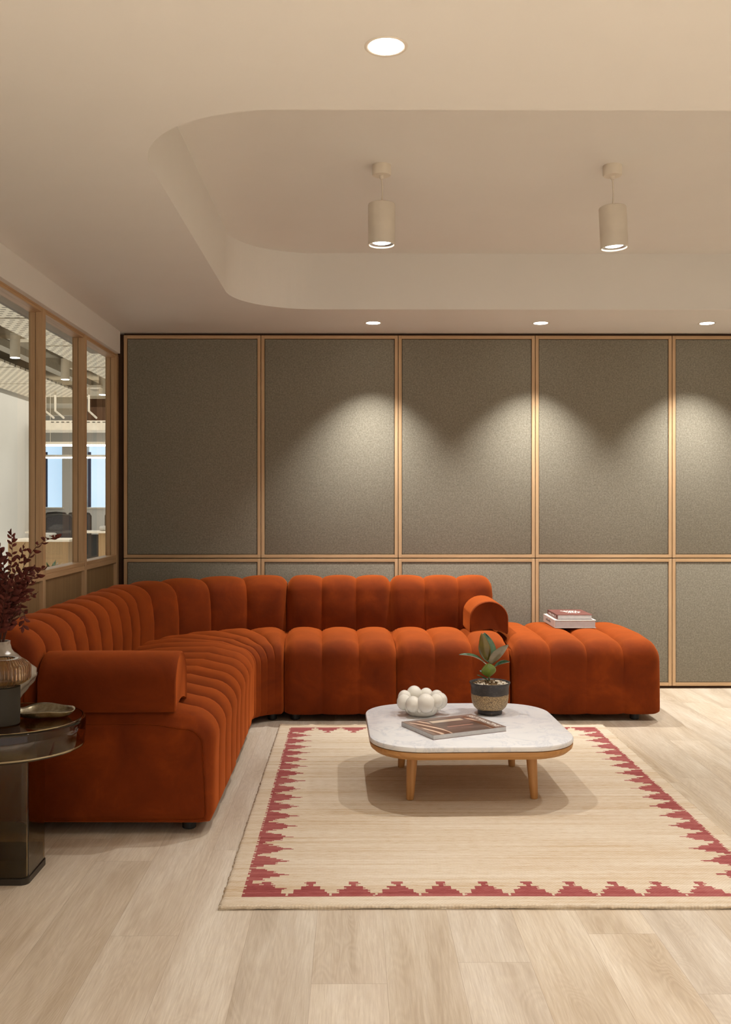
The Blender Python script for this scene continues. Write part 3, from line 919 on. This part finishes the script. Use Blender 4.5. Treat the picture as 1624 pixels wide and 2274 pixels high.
def rubber_plant():
    cx, cy, z0 = 0.622, 4.405, TH
    t = thing('potted_plant', 'small rubber plant in a dark pot with a gold speckled band, on the marble table', 'plant', (cx, cy, z0))
    b = bmesh.new()
    R = 0.0925
    lathe(b, [(0.050, z0), (0.055, z0+0.002), (0.056, z0+0.012), (0.052, z0+0.017), (0.060, z0+0.021), (0.073, z0+0.034), (0.081, z0+0.052), (0.0845, z0+0.075), (0.0855, z0+0.10), (0.0855, z0+0.118), (0.088, z0+0.132), (R, z0+0.141), (R, z0+0.144), (R-0.003, z0+0.145), (0.084, z0+0.136), (0.082, z0+0.12), (0.0005, z0+0.12)], cx, cy, 56, cap=False)
    pot = finish('pot', b, M['pot'], t, True)
    b = bmesh.new()
    rr = random.Random(5)
    rings = []
    for r in (0.0, 0.02, 0.04, 0.06, 0.075, 0.083):
        rings.append([(cx+r*math.cos(a*PI/18), cy+r*math.sin(a*PI/18), z0+0.145-0.012*(r/0.083)**2+rr.uniform(-0.003, 0.003)) for a in range(36)])
    V = [[b.verts.new(p) for p in r] for r in rings]
    for A, B in zip(V, V[1:]):
        for k in range(36): b.faces.new((A[k], A[(k+1) % 36], B[(k+1) % 36], B[k]))
    for k in range(170):
        a = rr.uniform(0, 2*PI); r = 0.080*math.sqrt(rr.random())
        s = bmesh.new(); bmesh.ops.create_icosphere(s, subdivisions=1, radius=rr.uniform(0.0025, 0.006))
        join(b, s, 0, Matrix.Translation((cx+r*math.cos(a), cy+r*math.sin(a), z0+0.146-0.012*(r/0.083)**2+rr.uniform(0, 0.003))) @ Matrix.Diagonal((1, 1, rr.uniform(.5, .9), 1)))
    soil = finish('soil', b, M['soil'], pot, True)
    b = bmesh.new()
    for cluster, nn in (((-0.05, -0.045), 60), ((0.055, -0.02), 95)):
        for k in range(nn):
            x = cluster[0]+rr.gauss(0, 0.018); y = cluster[1]+rr.gauss(0, 0.02)
            if math.hypot(x, y) > 0.081: continue
            s = bmesh.new(); bmesh.ops.create_icosphere(s, subdivisions=1, radius=rr.uniform(0.003, 0.0058))
            join(b, s, 0, Matrix.Translation((cx+x, cy+y, z0+0.147-0.012*(math.hypot(x, y)/0.083)**2+rr.uniform(0, 0.002))) @ Matrix.Diagonal((1, 1, 0.8, 1)))
    tag(finish('pebbles', b, M['pebble'], t, True), kind='stuff')
    b = bmesh.new()
    tube(b, [(cx-0.002, cy, z0+0.135), (cx-0.004, cy, z0+0.165), (cx, cy, z0+0.20), (cx+0.004, cy, z0+0.235), (cx+0.002, cy, z0+0.262)], [0.004, 0.0038, 0.0034, 0.003, 0.002], 8)
    finish('stem', b, M['leaf_top'], t, True)
    def P(px, py, y): return ((px-785)*y/F, y, 1.22-(py-1120)*y/F)
    T, U, O, G = M['leaf_top'], M['leaf_under'], M['leaf_olive'], M['leaf_lime']
    leaf('leaf', P(1087, 1472, 4.42), P(1076, 1405, 4.46), 0.088, (0.1, -0.5, 0.3), (T, T), t, 0.30, -0.05, 0.6)
    leaf('leaf', P(1083, 1468, 4.39), P(1070, 1406, 4.37), 0.056, (0.25, 1, 0.1), (T, O), t, 0.35, -0.05)
    leaf('leaf', P(1088, 1477, 4.38), P(1130, 1432, 4.33), 0.058, (-0.35, 1, 0.35), (T, U), t, 0.25, 0.05)
    leaf('leaf', P(1082, 1478, 4.39), P(1020, 1454, 4.33), 0.036, (-0.2, -0.35, 1), (T, U), t, 0.5, 0.10)
    leaf('leaf', P(1096, 1484, 4.40), P(1133, 1470, 4.35), 0.045, (0.0, -0.45, 1), (T, U), t, 0.3, 0.08)
    leaf('leaf', P(1087, 1504, 4.40), P(1085, 1474, 4.35), 0.062, (0.0, 1, 0.25), (G, G), t, 0.35, -0.12, -0.5)
    leaf('leaf', P(1086, 1504, 4.40), P(1065, 1489, 4.41), 0.024, (-0.2, -0.5, 1), (T, T), t, 0.3, 0.05)
    leaf('leaf', P(1085, 1512, 4.40), P(1060, 1499, 4.38), 0.012, (-0.2, -0.6, 1), (T, T), t, 0.3, 0.05)
    b = bmesh.new(); tube(b, [P(1082, 1476, 4.37), P(1078, 1473, 4.37), P(1074, 1470, 4.37)], [0.0015, 0.0018, 0.0006], 6)
    tag(finish('leaf_bud', b, M['white_ink'], t, True), 'pale pink bud sheath')
rubber_plant()

# ================================================================== BOOKS ON THE OTTOMAN
def book(name, label, x0, x1, y0, y1, z0, z1, cover, spine_text=None, front=None, rz=0.0):
    t = thing(name, label, 'book', ((x0+x1)/2, (y0+y1)/2, z0), rz)
    w, d, h = (x1-x0)/2, (y1-y0)/2, z1-z0
    mx = WM[t]
    b = bmesh.new(); box(b, -w+0.004, w-0.005, -d+0.004, d-0.004, 0.002, h-0.002, mx=mx); finish('page_block', b, M['pages'], t)
    b = bmesh.new()
    box(b, -w, w, -d, d, h-0.0028, h, 0.0006, mx=mx); box(b, -w, w, -d, d, 0, 0.0028, 0.0006, mx=mx)
    box(b, -w-0.0015, -w+0.002, -d, d, 0, h, 0.001, mx=mx)
    cv = finish('cover', b, cover, t)
    return cv, mx, w, d, h
zo = 0.469
t, mx, w, d, h = book('book', 'thick white hardback lying on the ottoman, under a brown book', 1.224, 1.474, 5.865, 6.22, zo, zo+0.048, M['white_cover'])
for k in range(7):
    b = bmesh.new(); y = 0.09-k*0.022
    box(b, -w-0.0022, -w-0.0012, y-0.007-0.004*(k % 2), y+0.006, h/2-0.006, h/2+0.004+0.003*(k % 3), mx=mx)
    finish('spine_lettering', b, M['grey_ink'], t)
zo2 = zo+0.0485
t, mx, w, d, h = book('book', 'brown hardback with white lettering, lying on top of the white book', 1.243, 1.458, 5.89, 6.185, zo2, zo2+0.030, M['brown_cover'])
# worn, unreadable white cover marks: irregular short strokes in rows
b = bmesh.new(); rr = random.Random(11)
for row in range(5):
    x = -0.045+0.006*row
    while x < 0.055:
        ww = rr.uniform(0.006, 0.02)
        y = 0.065-row*0.026
        box(b, x, x+ww, y-0.008+rr.uniform(-.003, .003), y+0.008, h, h+0.0004, mx=mx)
        x += ww+rr.uniform(0.002, 0.01)
finish('cover_lettering', b, M['white_ink'], t)
for k in range(5):
    b = bmesh.new(); y = -0.10+k*0.045
    box(b, -w-0.0022, -w-0.0012, y, y+0.018+0.006*(k % 2), 0.009, 0.020, mx=mx)
    finish('spine_lettering', b, M['white_ink'], t)

# ================================================================== SIDE TABLE AND WHAT STANDS ON IT
SX, SY, ST = -1.145, 3.205, 0.515
t = thing('side_table', 'smoked amber glass side table with drum top and square column, by the sofa end', 'side table', (SX, SY, 0))
bm = bmesh.new()
R = 0.252
lathe(bm, [(R-0.010, ST-0.095), (R-0.003, ST-0.092), (R, ST-0.085), (R, ST-0.012), (R-0.003, ST-0.004), (R-0.010, ST),
           (R-0.012, ST-0.006), (R-0.013, ST-0.014), (R-0.013, ST-0.084), (R-0.018, ST-0.089)], SX, SY, 96, cap=False)
finish('table_drum', bm, M['amber'], t, True, angle=40)
bm = bmesh.new()
lathe(bm, [(R-0.0125, ST-0.0095), (R-0.0122, ST-0.0005)], SX, SY, 96)
finish('glass_top', bm, M['amber'], t, True, angle=40)
bm = bmesh.new(); lathe(bm, [(R-0.018, ST-0.0945), (R-0.018, ST-0.089)], SX, SY, 96)
finish('drum_floor', bm, M['amber'], t, True, angle=40)
bm = bmesh.new()
o1 = rrect(SX, SY, 0.198, 0.198, 0.022, 8); i1 = rrect(SX, SY, 0.182, 0.182, 0.015, 8)
Rg = [[(x, y, 0.02) for x, y in o1], [(x, y, ST-0.096) for x, y in o1], [(x, y, ST-0.096) for x, y in i1], [(x, y, 0.02) for x, y in i1]]
V = [[bm.verts.new(p) for p in r] for r in Rg]; N = len(o1)
for A, B in zip(V, V[1:]+V[:1]):
    for k in range(N): bm.faces.new((A[k], A[(k+1) % N], B[(k+1) % N], B[k]))
finish('glass_column', bm, M['amber'], t, True, angle=40)
bm = bmesh.new(); stack(bm, [[(x, y, 0.0) for x, y in rrect(SX, SY, 0.204, 0.204, 0.025, 8)], [(x, y, 0.020) for x, y in rrect(SX, SY, 0.204, 0.204, 0.025, 8)]])
finish('base_plate', bm, M['dark_base'], t)
bm = bmesh.new(); stack(bm, [[(x, y, 0.0205) for x, y in rrect(SX, SY, 0.178, 0.178, 0.014, 8)], [(x, y, 0.075) for x, y in rrect(SX, SY, 0.178, 0.178, 0.014, 8)]])
tag(finish('column_weight', bm, M['dark_base'], t, True, angle=40), 'dark weight inside the glass column')

def candle_lamp():
    cx, cy = -1.128, 3.115
    t = thing('candle_holder', 'candle holder of ribbed amber glass on a dark metal cylinder, front of side table', 'candle holder', (cx, cy, ST))
    b = bmesh.new(); lathe(b, [(0.052, ST+0.0005), (0.055, ST+0.003), (0.056, ST+0.120), (0.053, ST+0.122)], cx, cy, 48)
    finish('cylinder_base', b, M['dark_metal'], t, True, angle=40)
    b = bmesh.new()
    rf = lambda r, z, a: r*(1+0.022*math.cos(a*44))
    prof = [(0.048, ST+0.1225), (0.062, ST+0.128), (0.072, ST+0.134), (0.0845, ST+0.142), (0.087, ST+0.148), (0.087, ST+0.182), (0.084, ST+0.190), (0.075, ST+0.194), (0.069, ST+0.203), (0.060, ST+0.209), (0.040, ST+0.211)]
    inner = [(r-0.006, z+0.003 if z < ST+0.15 else z-0.003) for r, z in reversed(prof[1:-1])]
    lathe(b, prof+[(0.036, ST+0.209)]+inner+[(0.044, ST+0.129)], cx, cy, 264, cap=False, rfun=rf)
    finish('ribbed_shade', b, M['amber_ribbed'], t, True)
    b = bmesh.new(); lathe(b, [(0.047, ST+0.1221), (0.051, ST+0.1235), (0.053, ST+0.1275), (0.050, ST+0.1285)], cx, cy, 48)
    finish('metal_collar', b, M['reflector'], t, True)
candle_lamp()

VX, VY = -1.205, 3.30
def vase():
    t = thing('vase', 'wrinkled pearl glass vase with a wide belly, behind the candle holder', 'vase', (VX, VY, ST))
    b = bmesh.new()
    def rf(r, z, a):
        k = (r/0.12)
        return r*(1+0.05*k*math.sin(3*a+z*40)+0.03*math.sin(7*a-z*85)+0.015*math.sin(13*a+z*150))
    prof = [(0.040, 0.0), (0.048, 0.004), (0.058, 0.02), (0.075, 0.05), (0.095, 0.075), (0.112, 0.10), (0.120, 0.122), (0.112, 0.145), (0.092, 0.165), (0.068, 0.185), (0.050, 0.20), (0.040, 0.215), (0.035, 0.230), (0.036, 0.24)]
    inner = [(r-0.005, z) for r, z in reversed(prof[2:])]
    fine = []
    src = prof
    for (r0, z0), (r1, z1) in zip(src, src[1:]):
        for q in range(3): fine.append((r0+(r1-r0)*q/3, z0+(z1-z0)*q/3+ST+0.0005))
    fine.append((prof[-1][0], prof[-1][1]+ST))
    fine += [(r, z+ST) for r, z in inner]
    lathe(b, fine, VX, VY, 90, cap=True, rfun=rf)
    finish('vase_body', b, M['vase_glass'], t, True)
vase()

M['dried_leaf'] = plain('dried_burgundy_leaf', lin(88, 30, 17), 0.8, var=0.3, scale=30)
M['dried_stem'] = plain('dried_stem', lin(84, 48, 34), 0.8, var=0.2)
def branch(pts, nleaf, seed, label, size=0.03):
    rr = random.Random(seed)
    pts = [Vector(p) for p in pts]
    def at(f):
        # Catmull-Rom through pts
        n = len(pts)-1; s = min(int(f*n), n-1); u = f*n-s
        p0, p1, p2, p3 = pts[max(s-1, 0)], pts[s], pts[s+1], pts[min(s+2, n)]
        return 0.5*((2*p1)+(p2-p0)*u+(2*p0-5*p1+4*p2-p3)*u*u+(3*p1-p0-3*p2+p3)*u**3)
    t = thing('dried_branch', label, 'dried branch', pts[0], 0, 'dried burgundy branches in the vase')
    b = bmesh.new(); tube(b, [at(k/16) for k in range(17)], [0.0018*(1-0.6*k/16) for k in range(17)], 5)
    stm = finish('stem', b, M['dried_stem'], t, True)
    b = bmesh.new()
    for k in range(nleaf):
        f = 0.34+0.66*k/(nleaf-1)
        p = at(f); tg = (at(min(1, f+0.02))-at(max(0, f-0.02))).normalized()
        a = k*2.4+rr.uniform(-.5, .5)
        side = Vector((math.cos(a), math.sin(a)*0.7, rr.uniform(-0.2, 0.3)))
        side = (side-tg*side.dot(tg)).normalized()
        d = (tg*rr.uniform(0.5, 1.1)+side).normalized()
        if k == nleaf-1: d = tg
        L = size*1.3*rr.uniform(0.7, 1.15)*(1-0.35*(f-0.34)); w = L*rr.uniform(0.42, 0.58)
        up = side.cross(tg)+Vector((rr.uniform(-.5, .5), rr.uniform(-.5, .5), rr.uniform(-.5, .5)))
        s = d.cross(up).normalized(); u = s.cross(d).normalized()
        rows = []
        for i in range(7):
            g = i/6; ww = w/2*math.sin(PI*(0.04+0.92*g))**0.8; c = p+d*(L*g)+u*(0.12*L*math.sin(PI*g))
            rows.append([b.verts.new(c+s*ww*q+u*abs(q)*ww*0.25) for q in (-1, 0, 1)]+[b.verts.new(c+s*ww*q+u*abs(q)*ww*0.25-u*0.0005) for q in (1, 0, -1)])
        for A, B in zip(rows, rows[1:]):
            for q in range(6): b.faces.new((A[q], A[(q+1) % 6], B[(q+1) % 6], B[q]))
        b.faces.new(rows[0]); b.faces.new(rows[-1])
    finish('leaves', b, M['dried_leaf'], stm, True)
def PV(px, py, y=VY): return ((px-785)*y/F, y, 1.22-(py-1120)*y/F)
root = (VX, VY, 0.60)
neck = lambda dx=0, dy=0: (VX+dx, VY+dy, 0.758)
SH = 'short dried burgundy branch low in the dense middle of the bunch in the vase'
branch([root, neck(0.01), PV(30, 1330), PV(52, 1262), PV(84, 1212, 3.27), PV(124, 1192, 3.22)], 22, 1,
       'long dried burgundy branch arching right from the vase in front of the window sill', 0.030)
branch([root, neck(0.0), PV(14, 1320), PV(28, 1240), PV(27, 1186)], 32, 2, 'tallest dried burgundy branch rising straight up from the vase', 0.024)
branch([root, neck(0.015), PV(36, 1345), PV(62, 1300), PV(94, 1264, 3.25)], 26, 3, 'dried burgundy branch in the vase leaning right, its top before the oak post')
branch([root, neck(0.005), PV(20, 1320), PV(40, 1260), PV(54, 1216)], 24, 4, 'short dried burgundy branch beside the tallest one, pointing up and slightly right', 0.022)
branch([root, neck(0.015, -0.01), PV(30, 1365, 3.26), PV(52, 1335, 3.2), PV(78, 1318, 3.15)], 20, 5, 'low dried burgundy branch spreading right across the oak panel below the sill', 0.022)
branch([root, neck(0.02, -0.01), PV(30, 1372, 3.26), PV(48, 1354, 3.2), PV(56, 1368, 3.15), PV(53, 1392, 3.14)], 18, 6,
       'dried burgundy branch drooping beside the vase, its tip hanging down', 0.022)
branch([root, neck(0.0, 0.01), PV(2, 1330), PV(0, 1270), PV(-6, 1205)], 30, 7, 'dried burgundy branch in the vase rising almost straight at the left photo edge', 0.028)
branch([root, neck(-0.005), PV(8, 1340), PV(12, 1290), PV(8, 1235)], 32, 8, 'dense dried burgundy branch in the vase, left of the tallest branch', 0.028)
branch([root, neck(0.01, 0.01), PV(24, 1350), PV(44, 1300), PV(66, 1270)], 28, 9, 'dried burgundy branch in the vase between the tallest and the long arching branch', 0.030)
branch([root, neck(-0.01), PV(-8, 1340), PV(-30, 1280), PV(-44, 1230)], 24, 10, 'dried burgundy branch leaning left out of the vase, beyond the photo edge', 0.028)
branch([root, neck(0.01, -0.015), PV(14, 1370, 3.27), PV(26, 1320, 3.24), PV(36, 1290, 3.2)], 26, 12, SH, 0.030)
branch([root, neck(0.0, -0.015), PV(6, 1380, 3.27), PV(10, 1340, 3.24), PV(20, 1300, 3.2)], 30, 13, SH, 0.030)
branch([root, neck(0.012, 0.0), PV(20, 1375), PV(34, 1330), PV(48, 1310)], 26, 14, SH, 0.028)
branch([root, neck(-0.008, 0.0), PV(0, 1375), PV(-4, 1330), PV(4, 1300)], 30, 15, SH, 0.028)

# wavy metal tray
def tray():
    cx, cy = -1.030, 3.235
    n = NT('antique_brass_tray')
    c = n.ramp(n.noise(n.coord(), 22, 5, 0.7), [(0.35, lin(110, 96, 66)), (0.6, lin(176, 166, 140))])
    n.base(c); n.set(Metallic=0.85, Roughness=0.36)
    b = bmesh.new()
    def rad(a): return 0.098*(1+0.07*math.cos(3*a+0.6)+0.05*math.cos(5*a+1.9))
    prof = [(0.0, 0.003), (0.4, 0.003), (0.70, 0.004), (0.84, 0.009), (0.94, 0.018), (1.0, 0.024)]
    rings = []
    seq = [(f, z, 0) for f, z in prof]+[(1.0, 0.0225, 1)]+[(f, z-0.0022, 1) for f, z in reversed(prof[1:-1])]+[(0.0, 0.0006, 1)]
    NN = 72
    for f, z, k in seq:
        ring = []
        for q in range(NN):
            a = 2*PI*q/NN; r = rad(a)*max(f, 0.003)
            wob = 0.003*math.sin(4*a+0.8)*f**3
            ring.append(b.verts.new((cx+r*math.cos(a), cy+r*math.sin(a)*0.82, ST+0.001+z+wob)))
        rings.append(ring)
    for A, B in zip(rings, rings[1:]):
        for k in range(NN): b.faces.new((A[k], A[(k+1) % NN], B[(k+1) % NN], B[k]))
    b.faces.new(rings[0]); b.faces.new(rings[-1])
    o = finish('tray', b, n.m, None, True, origin=(cx, cy, ST))
    tag(o, 'small wavy-edged brass tray lying on the smoked glass side table', 'tray')
tray()

# ================================================================== OFFICE BEYOND THE GLASS
bm = bmesh.new(); box(bm, -9.5, -1.785, 1.5, 6.62, -0.06, 0.0); box(bm, -9.5, -0.5, 6.62, 24.5, -0.06, 0.0); struct('floor_office', bm, plain('grey_carpet', lin(120, 116, 110), 0.95, var=0.1, scale=30))
M['office_cream'] = mat_plaster('cream_office_ceiling', lin(214, 204, 186))
bm = bmesh.new(); box(bm, -9.5, -0.5, 1.5, 24.5, 3.45, 3.5)
for k in range(7): box(bm, -9.5, -0.6, 7.0+k*2.6, 7.25+k*2.6, 3.30, 3.46)
struct('ceiling_office', bm, M['office_cream'])
bm = bmesh.new(); box(bm, -5.87, -5.77, 1.5, 17.9, 0, 3.22); box(bm, -5.85, -5.772, 1.5, 17.9, 3.22, 3.46); struct('wall_office_left', bm, M['white_wall'])
bm = bmesh.new(); box(bm, -9.5, -9.4, 17.9, 24.5, 0, 3.46); box(bm, -9.5, -5.87, 17.8, 17.9, 0, 3.46); struct('wall_office_far_left', bm, M['white_wall'])
bm = bmesh.new(); box(bm, -0.6, -0.5, 6.62, 24.5, 0, 3.5); box(bm, -1.9, -1.73, 1.5, 6.60, 2.30, 3.5); box(bm, -1.632, -0.5, 6.605, 6.65, 0, 3.5)
box(bm, -9.5, -1.75, 1.3, 1.5, 0, 3.5); struct('wall_office_right', bm, M['white_wall'])
# far wall with window recesses
YE = 24.0
wins = [(-7.95, -7.21), (-6.62, -5.85)]
bm = bmesh.new()
edges = [-9.4]+[v for w_ in wins for v in w_]+[-0.6]
for k in range(0, len(edges), 2): box(bm, edges[k], edges[k+1], YE, YE+0.4, 0, 3.46)
for a, b2 in wins: box(bm, a, b2, YE, YE+0.4, 0, 1.14); box(bm, a, b2, YE, YE+0.4, 2.75, 3.46)
struct('wall_office_back', bm, M['white_wall'])
M['daylight'] = emit('blue_daylight', (0.50, 0.74, 1.0), 0.95)
M['blind'] = plain('navy_blind', lin(38, 58, 92), 0.7)
for k, (a, b2) in enumerate(wins):
    bm = bmesh.new(); box(bm, a, b2, YE+0.30, YE+0.32, 1.14, 2.75)
    w_ = struct('window_%d' % (k+7), bm, M['daylight'])
    bm = bmesh.new(); box(bm, a-0.05, b2+0.05, YE-0.05, YE+0.3, 1.115, 1.145); finish('window_sill', bm, M['white_metal'], w_)
    bm = bmesh.new(); xb = a+(0.27 if k == 0 else 0.02); box(bm, xb, xb+0.07, YE+0.10, YE+0.14, 1.15, 2.52)
    finish('window_blind', bm, M['blind'], w_)
# perforated ceiling rafts
rows = [(6.4, 8.0), (8.06, 9.77), (9.83, 11.47), (11.53, 13.27), (13.33, 15.1), (15.16, 17.0)]
for (a, b2) in rows:
    for (xa, xb, grp, lab) in ((-3.715, -1.95, 'perforated ceiling panels near the partition', 'cream perforated metal ceiling panel hanging just beyond the glass partition'),
                               (-5.7, -4.62, 'perforated ceiling panels by the white wall', 'cream perforated metal ceiling panel over the white office wall')):
        bm = bmesh.new(); box(bm, xa, xb, a, b2, 3.10, 3.13)
        o = finish('ceiling_panel', bm, M['perf'], None, origin=((xa+xb)/2, (a+b2)/2, 3.10))
        tag(o, lab, 'ceiling panel', grp)
bm = bmesh.new(); box(bm, -4.52, -4.36, 6, 16.9, 3.19, 3.29)
o = finish('cable_tray', bm, plain('grey_cable_tray', lin(150, 142, 128), 0.5), None, origin=(-4.1, 11.7, 3.06))
tag(o, 'long grey service tray under the office ceiling, beside the cylinder lights', 'cable tray')
for k, (px, y) in enumerate(((35, 12.1), (146, 14.2), (229, 16.3))):
    x = (px-785)*y/F; z = 1.22+(1120-(795, 843, 877)[k])*y/F
    t = thing('cylinder_light', 'white cylinder ceiling light in the office, %s from the left' % ('first', 'second', 'third')[k], 'ceiling light', (x, y, 3.45), 0, 'cylinder lights in the office')
    b = bmesh.new(); lathe(b, [(0.062, z), (0.062, z+0.30)], x, y, 28); finish('lamp_body', b, M['white_metal'], t, True, angle=40)
    b = bmesh.new(); lathe(b, [(0.010, z+0.30), (0.010, 3.45)], x, y, 12); finish('rod', b, M['white_metal'], t, True, angle=40)
    b = bmesh.new(); lathe(b, [(0.056, z-0.004), (0.056, z-0.001)], x, y, 28); finish('lens', b, M['lamp_glow'], t)
bm = bmesh.new(); box(bm, -5.6, -3.2, 17.0, 17.6, 2.52, 2.69, 0.01)
for k in range(22): box(bm, -5.3+k*0.09, -5.3+k*0.09+0.05, 16.995, 17.0, 2.655, 2.668, mi=1)
o = finish('air_duct', bm, [M['white_metal'], M['dark_base']], None, origin=(-4.4, 17.3, 2.6))
tag(o, 'white box air duct with a row of small slots, across the office', 'air duct')
bm = bmesh.new(); box(bm, -5.0, -3.4, 18.2, 19.0, 2.72, 3.2)
o = finish('void_shade_box', bm, M['dark_gap'], None, origin=(-4.2, 18.6, 2.72)); tag(o, 'dark brown box for the shaded ceiling opening above the white air duct', 'ceiling opening')  # solid box, its dark colour stands in for the opening's shade
bm = bmesh.new()
for x in (-5.15, -4.98, -4.42): tube(bm, [(x, 16.2, 3.2), (x, 16.2, 2.78), (x+0.02, 16.6, 2.7)], 0.018, 8)
box(bm, -5.4, -4.2, 16.1, 16.3, 3.16, 3.20)
o = finish('ceiling_pipes', bm, M['white_metal'], None, True, origin=(-4.8, 16.3, 3.0), angle=40); tag(o, 'white pipes and conduit dropping from the office ceiling', 'pipes')
for y, lab in ((16.0, 'thin glowing linear pendant across the office, upper of the two'), (20.2, 'thin glowing linear pendant across the office, lower of the two')):
    t = thing('linear_light', lab, 'pendant light', (-5.0, y, 2.187), 0, 'linear office lights')
    b = bmesh.new(); box(b, -6.8 if y > 18 else -5.3, -3.2, y-0.03, y+0.03, 2.205, 2.25); finish('housing', b, M['white_metal'], t)
    b = bmesh.new(); box(b, -6.8 if y > 18 else -5.3, -3.2, y-0.03, y+0.03, 2.180, 2.205); finish('diffuser', b, M['lamp_glow'], t)
    b = bmesh.new()
    for x in (-5.0, -3.6): tube(b, [(x, y, 2.25), (x, y, 3.3)], 0.003, 5)
    finish('hanging_wire', b, M['white_metal'], t)
# desk
t = thing('office_desk', 'long white office desk with dark screen below and wooden end', 'desk', (-5.3, 18.2, 0))
bm = bmesh.new(); box(bm, -5.74, -4.20, 16.95, 17.75, 0.715, 0.745, 0.004); finish('desk_top', bm, M['white_metal'], t)
bm = bmesh.new(); box(bm, -5.70, -4.48, 17.02, 17.06, 0.05, 0.69); finish('modesty_panel', bm, plain('charcoal_panel', lin(34, 32, 30), 0.8), t)
bm = bmesh.new(); box(bm, -4.47, -4.22, 17.0, 17.7, 0.0, 0.715); finish('end_panel', bm, M['oak_panel'], t)
# office chairs
M['mesh_black'] = plain('black_mesh_fabric', lin(36, 34, 36), 0.8)
def office_chair(x, y, rz, label):
    t = thing('office_chair', label, 'office chair', (x, y, 0), rz, 'office chairs at the desk')
    mx = WM[t]
    b = bmesh.new()
    pts = [(-0.20, 0.52), (-0.225, 0.62), (-0.225, 0.98), (-0.19, 1.035), (0, 1.05), (0.19, 1.035), (0.225, 0.98), (0.225, 0.62), (0.20, 0.52)]
    tube(b, [mx @ Vector((u, 0.03*math.cos(u*6), z)) for u, z in pts], 0.018, 8); finish('back_frame', b, M['black'], t, True)
    b = bmesh.new(); box(b, -0.215, 0.215, 0.01, 0.02, 0.55, 1.04, mx=mx)
    finish('back_mesh', b, M['backmesh'], t)
    b = bmesh.new(); box(b, -0.24, 0.24, 0.02, 0.48, 0.43, 0.50, 0.02, mx=mx); finish('seat', b, M['mesh_black'], t, True, angle=40)
    b = bmesh.new(); lathe(b, [(0.03, 0.08), (0.03, 0.43)], 0, 0.25, 14)
    for k in range(5):
        a = 2*PI*k/5; tube(b, [(0, 0.25, 0.10), (0.30*math.cos(a), 0.25+0.30*math.sin(a), 0.06)], 0.018, 6)
        lathe(b, [(0.025, 0.0), (0.025, 0.05)], 0.30*math.cos(a), 0.25+0.30*math.sin(a), 10)
    bmesh.ops.transform(b, matrix=mx, verts=b.verts[:]); finish('swivel_base', b, M['black'], t, True, angle=40)
nb = NT('see_through_mesh')
tr = nb.new('ShaderNodeBsdfTransparent'); mxs = nb.new('ShaderNodeMixShader'); mxs.inputs[0].default_value = 0.75
nb.base(lin(50, 48, 52)); nb.set(Roughness=0.8)
nb.link(tr.outputs[0], mxs.inputs[1]); nb.link(nb.b.outputs[0], mxs.inputs[2]); nb.link(mxs.outputs[0], nb.n['Material Output'].inputs[0])
M['backmesh'] = nb.m
office_chair(-4.86, 16.0, 0, 'black mesh office chair in front of the white desk, nearest the glass')
office_chair(-6.28, 20.5, PI, 'black mesh office chair behind the white desk, leftmost')
office_chair(-5.65, 20.0, PI+0.2, 'black mesh office chair behind the white desk, middle')
office_chair(-5.02, 20.5, PI-0.1, 'black mesh office chair behind the white desk, rightmost')
def towel(px, y, z, w, h, label):
    x = (px-785)*y/F
    b = bmesh.new(); box(b, x-w/2, x+w/2, y-0.10, y+0.10, z, z+h, h*0.40, 4)
    for f in b.faces: pass
    o = finish('rolled_towel', b, M['white_wall'], None, True, origin=(x, y, z)); tag(o, label, 'towel', 'rolled towels in the office')
towel(125, 17.25, 0.745, 0.20, 0.085, 'grey-white folded towel on the white office desk, nearer of two')
towel(130, 17.55, 0.785, 0.16, 0.07, 'grey-white folded towel on the white office desk, farther of two')
towel(234, 17.4, 0.745, 0.17, 0.09, 'white folded towel on the right end of the office desk')
towel(108, 13.1, 0.75, 0.20, 0.085, 'white rolled towel on the low wooden cabinet behind the glass')
t = thing('low_cabinet', 'low wooden cabinet with pale top, in the office behind the glass', 'cabinet', (-3.9, 13.2, 0))
bm = bmesh.new(); box(bm, -4.6, -3.80, 12.92, 13.6, 0.04, 0.722); finish('cabinet_body', bm, M['oak_panel'], t)
bm = bmesh.new(); box(bm, -4.62, -3.78, 12.90, 13.62, 0.722, 0.75, 0.003); finish('cabinet_top', bm, M['white_metal'], t)
# office plant
t = thing('floor_plant', 'small leafy green plant in a pot in front of the low cabinet', 'plant', (-3.74, 12.0, 0))
bm = bmesh.new(); lathe(bm, [(0.11, 0.0), (0.14, 0.30), (0.12, 0.30)], -3.74, 12.0, 24); finish('pot', bm, M['dark_base'], t, True, angle=40)
bm = bmesh.new(); rr = random.Random(21)
for k in range(70):
    a = rr.uniform(0, 2*PI); e = rr.uniform(0.2, 1.3); L = rr.uniform(0.15, 0.30)
    p = Vector((-3.74, 12.0, 0.30)); d = Vector((math.cos(a)*math.cos(e), math.sin(a)*math.cos(e), math.sin(e)))
    s = d.cross(Vector((0, 0, 1))).normalized()*0.022; m_ = p+d*L*0.6; q = p+d*L-Vector((0, 0, 0.03))
    v = [bm.verts.new(c) for c in (p+s*.2, m_+s, q, m_-s, p-s*.2)]; bm.faces.new(v)
finish('leaves', bm, M['leaf_top'], t)
